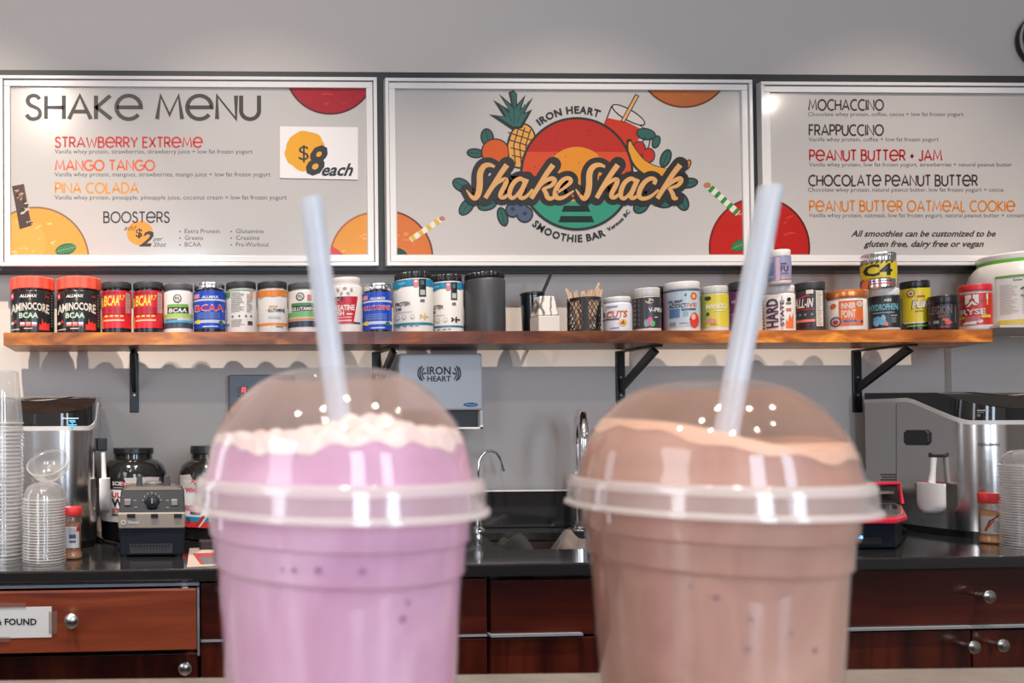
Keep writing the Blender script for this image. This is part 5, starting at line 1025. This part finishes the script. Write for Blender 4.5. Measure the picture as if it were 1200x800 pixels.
shaker(72, 97.5, 595, 605, 656, .82, 'small red capped shaker of brown seasoning beside the left lid stack', sh1, pm('spice_brown', (.33, .15, .07), .8, vary=.4, vscale=500))
def sh2(A):
    A.rect_(1146, 605, 1172, 626, ink(206, 200, 196), 1, 6); A.line([(1151, 623), (1157, 610)], 2.6, ink(150, 56, 50), 2); A.line([(1155, 612), (1167, 604)], 1.6, ink(90, 40, 60), 3); A.line([(1153, 620), (1162, 609)], 2, ink(190, 90, 70), 4); lines(A, 1161, 1170, 611, 623, 2.2, ink(120, 130, 140), 2)
shaker(1144.5, 1175, 578.5, 590.5, 638, .80, 'red capped spice shaker with a cinnamon picture label at the right', sh2, pm('spice_tan', (.56, .30, .13), .8, vary=.4, vscale=500))
# ================================================================ big black protein tubs behind the blender
TB = pm('tub_gloss_black', (.010, .010, .010), .1, coat=.5)
def bigtub(x0, x1, yt, yb, lx0, lx1, label, art, Yc, x_art):
    X, Y, Rg = silh(x0, x1, 580, Y=Yc); xc = (x0+x1)/2; z = lambda py: onY(xc, py, Y-Rg).z; k = Rg/((x1-x0)/2); rl = (lx1-lx0)/2*k
    t = thing('protein_tub', (X, Y, ZT), label, 'tub', 'big black protein tubs')
    m = MB(); m.lathe([(Rg*.9, ZT), (Rg*.97, ZT+.006), (Rg*.985, z(616)), (Rg, z(612)), (Rg, z(562)), (Rg*.985, z(554)), (Rg*.90, z(546)), (Rg*.74, z(540.5)), (rl*1.0, z(538.5)), (rl*.98, z(533))], (X, Y, 0), TB, 64); m.build('body', t, smooth=True)
    m = MB(); m.lathe([(rl, z(533)), (rl*1.04, z(532)), (rl*1.04, z(526)), (rl*1.0, z(yt))], (X, Y, 0), BLACK, 90, rib=.015, nrib=45); m.build('lid', t, smooth=True)
    m = MB(); m.lathe([(Rg+.0005, z(612)), (Rg+.0005, z(573))], (X, Y, 0), pm('label_pale', (.62, .62, .64), .4), 64, cap=False); m.build('label_wrap', t, smooth=True)
    A = Art(cyl_map(X, Y, Rg+.001, xc)); art(A); A.build('label_print', t)
def tb1(A):
    A.poly([(119, 560), (145, 560), (151, 573.4), (119, 573.4)], ink(26, 24, 26), 1); A.poly([(144, 560), (174, 559), (186, 560), (184, 573), (152, 573)], ink(198, 192, 190), 1)
    A.text('SCIEN', 131, 564.4, 147, 568.6, ink(226, 220, 220), True, L=2); A.text('X', 141, 564, 147, 569, ink(214, 60, 60), True, L=3); A.rect_(132, 571, 149, 571.8, ink(200, 200, 200), 2, 3)
    A.text('ULTRA', 130, 577, 158, 582.6, ink(212, 50, 60), True, L=2); A.text('WHEY', 130, 584.4, 166, 593.4, ink(34, 30, 34), True, L=2); A.text('STACK', 130, 596, 160, 601, ink(200, 48, 66), True, L=2); A.rect_(130, 602.6, 150, 604.4, ink(60, 56, 60), 2, 4)
bigtub(117.5, 195.5, 525.6, 640, 133, 178.5, 'big black protein tub with a pale label behind the blender base', tb1, 2.12, 156)
def tb2(A):
    A.poly([(210, 558), (222, 556), (230, 573.4), (210, 573.4)], ink(196, 192, 190), 1); A.text('SCIEN', 214, 562.6, 229, 566, ink(226, 220, 220), True, L=2); A.text('X', 222, 562, 228, 566.4, ink(214, 60, 60), True, L=3)
    A.text('WHEY', 216, 572, 236, 577.6, ink(206, 60, 80), True, L=2); A.text('CHOCOLATE', 189.4+22, 593, 234.6, 599, ink(204, 44, 44), True, L=2); A.poly([(222, 600), (235.6, 600), (233, 603), (222, 603)], ink(70, 60, 60), 3)
    A.rect_(211, 606, 244, 611.6, ink(40, 140, 186), 1, 6); A.poly([(212, 611.8), (226, 611.8), (222, 619), (212, 619)], ink(226, 60, 58), 1); A.rect_(211, 612.4, 280, 618.6, ink(222, 60, 62), 2, 12)
    A.poly([(226, 618), (236, 604), (240, 604), (230, 618)], ink(196, 50, 40), 3); A.poly([(231, 618), (241, 604), (243, 604), (233, 618)], ink(230, 226, 222), 4); A.text('5', 217, 608, 222, 614, ink(60, 60, 60), True, L=4)
bigtub(209.5, 287, 523, 637, 224, 272, 'big black protein tub with a red and white label beside the pink drink', tb2, 2.12, 248)
# ================================================================ left blender base
Yb0 = onZ(178, 652.5, ZT).y
t = thing('blender_base', onZ(178, 650, ZT), 'black blender motor base with a dial and silver band on the worktop', 'blender')
NAV = pm('blender_black', (.008, .011, .018), .5, spec=.15); BS = pm('blender_band', (.36, .32, .27), .4, metal=.2)
def fr(mb, x0a, x1a, y0, x0b, x1b, y1, Y0, Y1, depth, mat):  # block with a trapezoid front: top edge (x0a..x1a at y0, distance Y0), bottom edge (x0b..x1b at y1, distance Y1)
    a, b, c, d = onY(x0b, y1, Y1), onY(x1b, y1, Y1), onY(x1a, y0, Y0), onY(x0a, y0, Y0); zb_ = (a.z+b.z)/2; zt_ = (c.z+d.z)/2
    a.z = b.z = zb_; c.z = d.z = zt_; B = Yb0+depth
    mb.hexa([a, b, c, d], [(a.x, B, a.z), (b.x, B, b.z), (c.x, B-.01, c.z), (d.x, B-.01, d.z)], mat)
m = MB(); fr(m, 140, 217.4, 619, 141, 214.6, 650.5, Yb0, Yb0, .19, NAV); m.build('motor_housing', t, bevel=.003)
m = MB(); fr(m, 152, 202, 637, 152, 202, 648, Yb0-.001, Yb0-.001, .01, BLACKM)
m.build('vent_recess', t)
for i in range(13): m = MB(); x = 154+i*3.6; pxbox(m, x, 637.6, x+1.4, 640.6, Yb0-.003, .002, NAV); m.build('vent_slat', t)
m = MB(); fr(m, 142, 216, 574, 139, 217, 601, Yb0+.035, Yb0, .18, NAV); m.build('control_face', t, bevel=.002)
m = MB(); fr(m, 137.6, 217.4, 600.6, 139, 216.6, 619, Yb0-.008, Yb0-.004, .185, BS); m.build('silver_band', t, bevel=.003)
m = MB(); fr(m, 150, 206, 570, 142, 216, 575, Yb0+.05, Yb0+.035, .17, pm('top_rim', (.16, .14, .13), .35, metal=.4)); m.build('top_rim', t, bevel=.002)
for x0, x1 in ((149, 158.5), (177, 185), (204, 213)): m = MB(); pxbox(m, x0, 602, x1, 606.6, Yb0-.010, .006, BLACK); m.build('band_notch', t)
for xc_, w in ((163.4, 4), (195.6, 4.6)): 
    m = MB(); fr(m, xc_-w*.75, xc_+w*.75, 556.6, xc_-w, xc_+w, 571.5, Yb0+.07, Yb0+.07, .09, DGREY); m.build('mount_lug', t, bevel=.003)
m = MB(); p = onY(180, 567, Yb0+.10); m.lathe([(.022, -.01), (.022, .003), (.018, .007), (0, .008)], (p.x, Yb0+.10, p.z), pm('coupling_grey', (.12, .12, .12), .4), 28); m.build('coupling_pad', t, smooth=True)
m = MB(); mid = onY(178, 588, Yb0+.017); q = MB(); q.lathe([(.0175, 0), (.0175, .003), (.0145, .004), (.013, .014), (0, .015)], (0, 0, 0), BLACK, 36); q.v = [(mid.x+x, mid.y-z, mid.z+y) for x, y, z in q.v]; q.build('dial_knob', t, smooth=True)
for k in range(11): a = math.radians(-220+26*k); m = MB(); cx_, cz_ = mid.x+.0215*math.cos(a), mid.z-.0215*math.sin(a); m.box(cx_-.0008, cx_+.0008, mid.y-.003, mid.y, cz_-.0018, cz_+.0018, ink(200, 200, 205)); m.build('dial_mark', t)
m = MB(); m.box(mid.x-.0012, mid.x+.0012, mid.y-.0162, mid.y-.0148, mid.z-.002, mid.z+.010, ink(180, 180, 186)); m.build('dial_pointer', t)
for x in (149.6, 204.4): m = MB(); pxbox(m, x-4, 584.8, x+4, 592.4, Yb0+.008, .014, pm('paddle_grey', (.30, .28, .26), .35, metal=.5)); m.build('paddle_switch', t, bevel=.002)
A = Art(plane_map(Yb0+.006)); PW = ink(150, 160, 176)
for x, y in ((158, 586), (159, 594), (196, 586), (196.4, 594.4)): A.rect_(x-1.6, y-.6, x+1.8, y+.6, PW)
A.build('switch_marks', t)
A = Art(plane_map(Yb0-.0085)); A.ell(144.6, 611.6, 3, 2.7, ink(214, 210, 204)); A.ell(144.6, 611.6, 1.5, 1.4, ink(120, 112, 104), 1); A.text('Vitamix', 149.4, 609.6, 163.6, 613.6, ink(206, 202, 196), True, L=0); A.build('printed_mark', t)
for x in (146, 209.6): m = MB(); p = onZ(x, 652.6, ZT); m.lathe([(.009, .0005), (.010, .003), (.009, .008)], (p.x, Yb0+.012, ZT), BLACK, 20); m.build('foot', t, smooth=True)
# leaflets right of the blender, cable, charger
def counter_sheet(pts, h, mat, name, label, cat, art=None):
    P = [onZ(x, y, ZT+h) for x, y in pts]; m = MB(); m.prism([(p.x, p.y) for p in P], ZT+.0004, ZT+h, mat); c = sum((p for p in P), Vector())/len(P); r = thing(name, (c.x, c.y, ZT), label, cat); m.build('sheet', r)
    if art: A = Art(lambda x, y, L: (lambda v: Vector((v.x, v.y, ZT+h+.0003*L)))(onZ(x, y, ZT+h))); art(A); A.build('printed_picture', r)
counter_sheet([(219, 664), (262, 662), (262, 641), (222, 642)], .002, pm('leaflet_paper', (.52, .42, .36), .4), 'leaflet', 'printed leaflet with a red and grey picture right of the blender base', 'leaflet',
    lambda A: (A.poly([(228, 648.4), (262, 647), (262, 652), (232, 653)], ink(186, 70, 66)), A.poly([(226, 648.6), (229, 648.4), (239, 661), (235, 661)], ink(196, 60, 50), 1), A.poly([(233, 653), (262, 652.4), (262, 660), (238, 661)], ink(110, 116, 126))))
m = MB(); p = onZ(243, 645, ZT); m.box(p.x-.018, p.x+.022, p.y, p.y+.04, ZT+.0026, ZT+.022, BLACK); tag(m.build('power_adapter', bevel=.003, loc=(p.x, p.y+.02, ZT+.0026)), 'small black power block on the leaflet beside the pink drink', 'charger')
p0 = onZ(113, 634, ZT); cab = [(p0.x-.02, 2.17, ZT+.005), (p0.x+.02, 2.05, ZT+.005), (p0.x+.06, 1.985, ZT+.005), (onZ(140, 645, ZT).x, 1.90, ZT+.005), (onZ(146, 645, ZT).x, 1.99, ZT+.005)]
m = MB(); m.tube(spline(cab, 8), .0042, BLACK, 8); tag(m.build('power_cable', smooth=True, loc=cab[2]), 'black power cable lying left of the blender base', 'cable')
m = MB(); cab = [(onZ(1062, 628, ZT).x-.03, onZ(1062, 628, ZT).y, ZT+.010), (onZ(1074, 632, ZT).x, onZ(1074, 628, ZT).y, ZT+.03), (onZ(1083, 628, ZT).x, onZ(1083, 626, ZT).y+.02, ZT+.006)]
m.tube(spline(cab, 8), .006, BLACK, 8); tag(m.build('power_cable', smooth=True, loc=cab[1]), 'black cable curling behind the red edged blender', 'cable')
# ================================================================ red edged blender on the right
Yr = onZ(1030, 643.5, ZT).y; t = thing('quiet_blender', onZ(1030, 640, ZT), 'black blender base with red edges and a blue light beside the brown drink', 'blender')
REDG = pm('red_edge', (.62, .02, .05), .3); SM = pm('smoked_top', (.16, .16, .15), .12, coat=.5)
z612, z600 = onY(1030, 613, Yr).z, onY(1030, 606.4, Yr-.012).z
PZ = lambda pts, z: [(onZ(x, y, z).x, onZ(x, y, z).y) for x, y in pts]
foot_ = PZ([(938, 644.5), (1050, 643.5), (1057, 636), (1052, 627), (945, 627)], ZT)
m = MB(); m.prism(foot_, ZT+.003, z612, NAV); m.build('motor_housing', t, bevel=.004)
x0_, x1_ = foot_[0][0], foot_[1][0]; yv = lambda x: foot_[0][1]+(foot_[1][1]-foot_[0][1])*(x-x0_)/(x1_-x0_)
m = MB(); m.hexa([(x0_+.04, yv(x0_+.04)-.002, ZT+.012), (x1_-.035, yv(x1_-.035)-.002, ZT+.012), (x1_-.035, yv(x1_-.035)-.002, z612-.034), (x0_+.04, yv(x0_+.04)-.002, z612-.034)], [(x0_+.04, yv(x0_+.04)+.004, ZT+.012), (x1_-.035, yv(x1_-.035)+.004, ZT+.012), (x1_-.035, yv(x1_-.035)+.004, z612-.034), (x0_+.04, yv(x0_+.04)+.004, z612-.034)], BLACK); m.build('front_recess', t, bevel=.001)
tray_ = PZ([(932, 607.5), (1052, 606.5), (1063, 603), (1058, 594), (1048, 590), (945, 591)], z600)
m = MB(); m.prism(tray_, z612, z600, REDG); m.build('red_tray_edge', t, bevel=.004)
tc_ = Vector((sum(p[0] for p in tray_)/6, sum(p[1] for p in tray_)/6)); ins = [(tc_.x+(x-tc_.x)*.96, tc_.y+(y-tc_.y)*.93) for x, y in tray_]
m = MB(); m.prism(ins, z600, z600+.004, SM); m.build('smoked_tray', t, bevel=.001)
Yc2 = tray_[4][1]-.01; xl_, xr_ = onY(945, 590, Yc2).x, onY(1056, 590, Yc2).x; xr2, zt_ = onY(1052, 567, Yc2+.02).x, onY(1052, 567, Yc2+.02).z
m = MB(); m.hexa([(xl_, Yc2, z600), (xr_, Yc2, z600), (xr2, Yc2+.02, zt_), (xl_, Yc2+.02, zt_)], [(xl_, Yc2+.03, z600), (xr_, Yc2+.03, z600), (xr2, Yc2+.04, zt_), (xl_, Yc2+.04, zt_)], BLACK); m.build('rear_cover', t, bevel=.003)
m = MB(); m.tube([(xr_+.001, Yc2-.003, z600), (xr2+.001, Yc2+.017, zt_+.002), (xl_, Yc2+.017, zt_+.002)], .0045, REDG, 8); m.build('red_cover_edge', t, smooth=True)
m = MB(); p = onY(1037, 577, Yc2+.003); m.box(p.x-.018, p.x+.020, Yc2-.004, Yc2+.014, p.z-.004, p.z+.004, SATIN); m.build('latch', t, bevel=.001)
m = MB(); p = onZ(1040, 597, z600); m.lathe([(.020, 0), (.018, .010), (.012, .012), (0, .012)], (p.x, p.y, z600+.004), BLACK, 24); m.build('tray_knob', t, smooth=True)
BLED = pm('blue_led', (.05, .25, 1), .4, emit=14); m = MB(); pxbox(m, 990, 628, 1011, 631, Yr-.004, .003, BLED); m.build('blue_light', t)
# ================================================================ serving bar in front
BARM = pm('bar_top', (.27, .235, .20), .3, coat=.1, vary=.12, vscale=60)
pa, pb = onZ(20, 796.5, 1.02), onZ(1150, 782.2, 1.02)
kb = (pb.y-pa.y)/(pb.x-pa.x); yb_ = lambda x: pa.y+kb*(x-pa.x)
r = thing('serving_bar', (.4, .3, 0), 'greyish brown serving bar in the foreground that carries the two drinks', 'counter')
m = MB(); m.prism([(-1.55, -.10), (2.4, -.10), (2.4, yb_(2.4)), (-1.55, yb_(-1.55))], .98, 1.02, BARM); m.build('bar_top', r, bevel=.003)
m = MB(); m.box(-1.5, 2.3, .15, .33, 0, .98, pm('bar_front', (.09, .05, .035), .5)); m.build('bar_panel', r)
# ================================================================ the two drinks
STRAW = film('straw_plastic', (.84, .88, .94), .50, .2, fres=1.4); DOME = film('dome_plastic', (.80, .70, .64), .10, .045, fres=1.5); RIMP = film('rim_plastic', (.92, .86, .83), .26, .08, fres=1.7); RIMB = film('rim_bead', (.97, .92, .89), .72, .10, fres=1.65); CUPP = film('cup_plastic', (.85, .82, .84), .06, .035, fres=1.65)
def smooth_mat(name, c0, c1, c2, scale, rough=.4, zc=None):
    m, N, L, b = new_mat(name); tc = N.new('ShaderNodeTexCoord'); mp = N.new('ShaderNodeMapping'); mp.inputs['Scale'].default_value = (1, 1, .45); L.new(tc.outputs['Object'], mp.inputs[0])
    n = N.new('ShaderNodeTexNoise'); n.inputs['Scale'].default_value = scale; n.inputs['Detail'].default_value = 5; n.inputs['Distortion'].default_value = 1.2; L.new(mp.outputs[0], n.inputs['Vector'])
    r = N.new('ShaderNodeValToRGB'); e = r.color_ramp.elements; e[0].position = .3; e[0].color = (*c0, 1); e[1].position = .72; e[1].color = (*c2, 1); k = e.new(.5); k.color = (*c1, 1)
    L.new(n.outputs[0], r.inputs[0]); L.new(r.outputs[0], b.inputs['Base Color']); b.inputs['Roughness'].default_value = rough
    b.inputs['Subsurface Weight'].default_value = .12; b.inputs['Subsurface Radius'].default_value = (.01, .006, .005); b.inputs['Subsurface Scale'].default_value = .5
    return m
def drink(lx, rx, y_lip, y_ring, label, liquid, foam, residue, height, straw, bubbles, bub_mat, res_alpha_span, kind_label):
    X, Y, _ = silh(lx, rx, y_lip, R=.0508); dist = math.hypot(X, Y)
    xc = (lx+rx)/2; zr = onY(xc, y_ring, Y).z         # top of the rim ring
    zbar = 1.02; H = zr-.011-zbar; t = thing('smoothie_cup', (X, Y, zbar), label, 'drink', 'domed smoothie cups on the bar'); c = (X, Y, zr)
    zb_ = zbar-zr+.0006
    cupp = [(.0, zb_+.004), (.030, zb_+.004), (.0325, zb_), (.0345, zb_+.004), (.0418, -.0318), (.0429, -.0306), (.0435, -.0208), (.0445, -.0198), (.0448, -.011), (.0462, -.0095)]
    m = MB(); m.lathe(cupp, c, CUPP, 96, cap=False); m.build('cup_wall', t, smooth=True, fix=False)
    m = MB(); m.lathe([(.0465, .0002), (.0482, 0), (.0491, -.0014), (.04925, -.0034)], c, RIMB, 96, cap=False); m.lathe([(.0496, -.0092), (.0507, -.0100), (.0508, -.0112), (.0496, -.0116)], c, RIMB, 96, cap=False)
    m.lathe([(.04925, -.0034), (.0496, -.0092)], c, RIMP, 96, cap=False); m.lathe([(.0496, -.0116), (.0470, -.0105), (.0462, -.002), (.0465, .0002)], c, RIMP, 96, cap=False); m.build('lid_rim', t, smooth=True, fix=False)
    DP = [(.0465, .0002), (.0460, .0020), (.0452, .0050), (.0444, .0095), (.0428, .0140), (.0404, .0190), (.0368, .0240), (.0322, .0290), (.0272, .0330), (.0218, .0358), (.0170, .0372), (.0152, .0374), (.0148, .0366)]
    m = MB(); m.lathe(DP, c, DOME, 96, cap=False); m.build('dome_lid', t, smooth=True, fix=False)
    def rd(z):                              # inner radius of cup and dome at height z (relative to the ring)
        P = [(a, b) for a, b in ((.030, zb_+.004), (.0340, zb_+.008), (.0412, -.0320), (.0424, -.0306), (.0430, -.0209), (.0440, -.0201), (.0443, -.011), (.0455, 0))]+[(a-.0009, b) for a, b in DP[1:10]]
        for (r0, z0), (r1, z1) in zip(P, P[1:]):
            if z0 <= z <= z1: return r0+(r1-r0)*(z-z0)/(z1-z0)
        return P[0][0] if z < P[0][1] else P[-1][0]
    NA = 96; V = []; zs = sorted([zb_+.0045+(-.002-zb_-.0045)*i/26 for i in range(27)]+[-.0331, -.0320, -.0306, -.0300, -.0213, -.0209, -.0201, -.0197])
    for z in zs: V += [(X+rd(z)*math.cos(2*PI*i/NA), Y+rd(z)*math.sin(2*PI*i/NA), zr+z) for i in range(NA)]
    top = []
    for i in range(NA):
        a = 2*PI*i/NA; z = .012
        for _ in range(8): r_ = rd(z); z = height(r_*math.cos(a), r_*math.sin(a))
        top.append(z)
    NW = 14; base = -.002
    for j in range(1, NW+1):
        for i in range(NA): z = base+(top[i]-base)*j/NW; a = 2*PI*i/NA; V.append((X+rd(z)*math.cos(a), Y+rd(z)*math.sin(a), zr+z))
    nr = len(V)//NA; F = [(j*NA+i, j*NA+(i+1) % NA, (j+1)*NA+(i+1) % NA, (j+1)*NA+i) for j in range(nr-1) for i in range(NA)]; F.append(tuple(range(NA))[::-1])
    m = MB(); m.add(V, F, liquid); m.build('smoothie', t, smooth=True)
    V = []; NR = 26                         # the surface, bumpy and pale, with a skirt running down inside the dome wall
    for q, dz in ((0, -.0042), (1, 0)):
        for i in range(NA): a = 2*PI*i/NA; z = top[i]+dz*(1+.3*math.sin(5*a)+.2*math.sin(13*a)); V.append((X+(rd(z)+.0003)*math.cos(a), Y+(rd(z)+.0003)*math.sin(a), zr+z))
    for j in range(1, NR):
        s_ = 1-j/NR
        for i in range(NA): a = 2*PI*i/NA; r_ = rd(top[i])*s_; V.append((X+r_*math.cos(a), Y+r_*math.sin(a), zr+height(r_*math.cos(a), r_*math.sin(a))))
    nr = len(V)//NA; F = [(j*NA+i, j*NA+(i+1) % NA, (j+1)*NA+(i+1) % NA, (j+1)*NA+i) for j in range(nr-1) for i in range(NA)]
    V.append((X, Y, zr+height(0, 0))); k = len(V)-1; F += [((nr-1)*NA+i, (nr-1)*NA+(i+1) % NA, k) for i in range(NA)]
    m = MB(); m.add(V, F, foam); m.build('froth', t, smooth=True)
    # smear of drink left inside the far half of the dome
    am = math.atan2(Y, X); a0, a1 = am-math.radians(89), am+math.radians(89); n = 48; V = []; Z = [.006+i*(.0352-.006)/16 for i in range(17)]
    for z in Z:
        for i in range(n+1):
            a = a0+(a1-a0)*i/n; e = 1 if z < .028 else 1; r_ = rd(z)+.0004; V.append((X+r_*math.cos(a), Y+r_*math.sin(a), zr+z))
    F = [(j*(n+1)+i, j*(n+1)+i+1, (j+1)*(n+1)+i+1, (j+1)*(n+1)+i) for j in range(16) for i in range(n)]
    m = MB(); m.add(V, F, residue); m.build('smear', t, smooth=True, fix=False)
    for i, (bx_, by_, br) in enumerate(bubbles):              # dark bubbles / berry bits against the cup wall
        d = ray(bx_, by_); z = onY(bx_, by_, Y-.04).z-zr; rr = rd(z)+.0002; aa = d.x*d.x+d.y*d.y; bb = -2*(d.x*X+d.y*Y); cc_ = X*X+Y*Y-rr*rr; q = bb*bb-4*aa*cc_
        if q <= 0: continue
        p = O+d*((-bb-math.sqrt(q))/(2*aa)); nrm = Vector((p.x-X, p.y-Y, 0)).normalized(); m = MB(); u = Vector((-nrm.y, nrm.x, 0))
        m.add([p+nrm*.0002+u*br*math.cos(a)*1.0+Vector((0, 0, br*math.sin(a))) for a in [2*PI*k/12 for k in range(12)]], [tuple(range(12))], bub_mat); m.build('fruit_fleck', t)
    # straw: its own thing, standing in the drink
    (sx0, sy0), (sx1, sy1), dy0, dy1, rs, sl = straw
    a, b = onY(sx0, sy0, Y+dy0), onY(sx1, sy1, Y+dy1); b2 = b+(b-a)*.25
    s_ = thing('drinking_straw', b2, sl, 'straw', 'pale wide straws in the drinks')
    ax = (b2-a).normalized(); m = MB(); m.tube([a+(b2-a)*i/8 for i in range(9)], rs, STRAW, 32, cap=False); m.build('outer_tube', s_, smooth=True, fix=False)
    m = MB(); m.tube([a+(b2-a)*i/4 for i in range(5)], rs*.86, STRAW, 24, cap=False); m.build('inner_wall', s_, smooth=True, fix=False)
    return X, Y, zr
def hp(x, y):
    b = .0145+.0022*math.exp(-((x-.008)**2+(y+.01)**2)/.0003)+.0012*math.sin(260*x+1)*math.cos(230*y)+.0007*math.sin(520*x+300*y)+.0006*math.sin(700*y-410*x)
    return b+.0042*math.exp(-((x-.010)/.018)**2)*max(0, 1-(abs(y)/.05)**2)
def hb(x, y):
    u = x/.045; return .0112+.0138/(1+math.exp((u+.42)*6))+.0012*math.exp(-((u-.38)/.2)**2)+.0085*max(0, u-.35)+.0006*math.sin(180*x+90*y)
PINK = smooth_mat('smoothie_pink', srgb(210, 156, 186), srgb(220, 170, 198), srgb(230, 188, 210), 42); PINKF = smooth_mat('froth_pink', srgb(240, 205, 200), srgb(246, 222, 216), srgb(250, 236, 230), 160, .5)
BRN = smooth_mat('smoothie_brown', srgb(176, 130, 114), srgb(190, 144, 126), srgb(202, 158, 140), 38); BRNF = smooth_mat('froth_brown', srgb(226, 176, 150), srgb(232, 188, 162), srgb(238, 198, 174), 60, .5)
RES1 = film('smear_pink', (.62, .47, .42), .62, .3, fres=1.1); RES2 = film('smear_brown', (.50, .34, .26), .80, .3, fres=1.1)
drink(224, 575, 592, 558, 'pink smoothie in a clear domed cup, the left drink in front', PINK, PINKF, RES1, hp, ((364.5, 233), (399, 500), .004, .0, .0042, 'pale blue straw standing in the pink smoothie'),
      [(373, 668, .0011), (425, 669, .0012), (345, 668, .0009), (331, 667, .0007), (472, 725, .0013), (478, 706, .0008), (255, 690, .0006)], pm('berry_fleck', srgb(178, 120, 160), .5), (-24, 204), '')
drink(661, 1038, 592, 560, 'brown chocolate smoothie in a clear domed cup, the right drink in front', BRN, BRNF, RES2, hb, ((903, 220), (850, 512), .004, -.004, .0043, 'pale straw leaning right in the brown smoothie'),
      [(840, 700, .0010), (877, 760, .0011), (880, 726, .0009), (927, 742, .0008), (955, 762, .0009), (809, 687, .0007)], pm('choc_fleck', srgb(150, 116, 112), .5), (-90, 270), '')
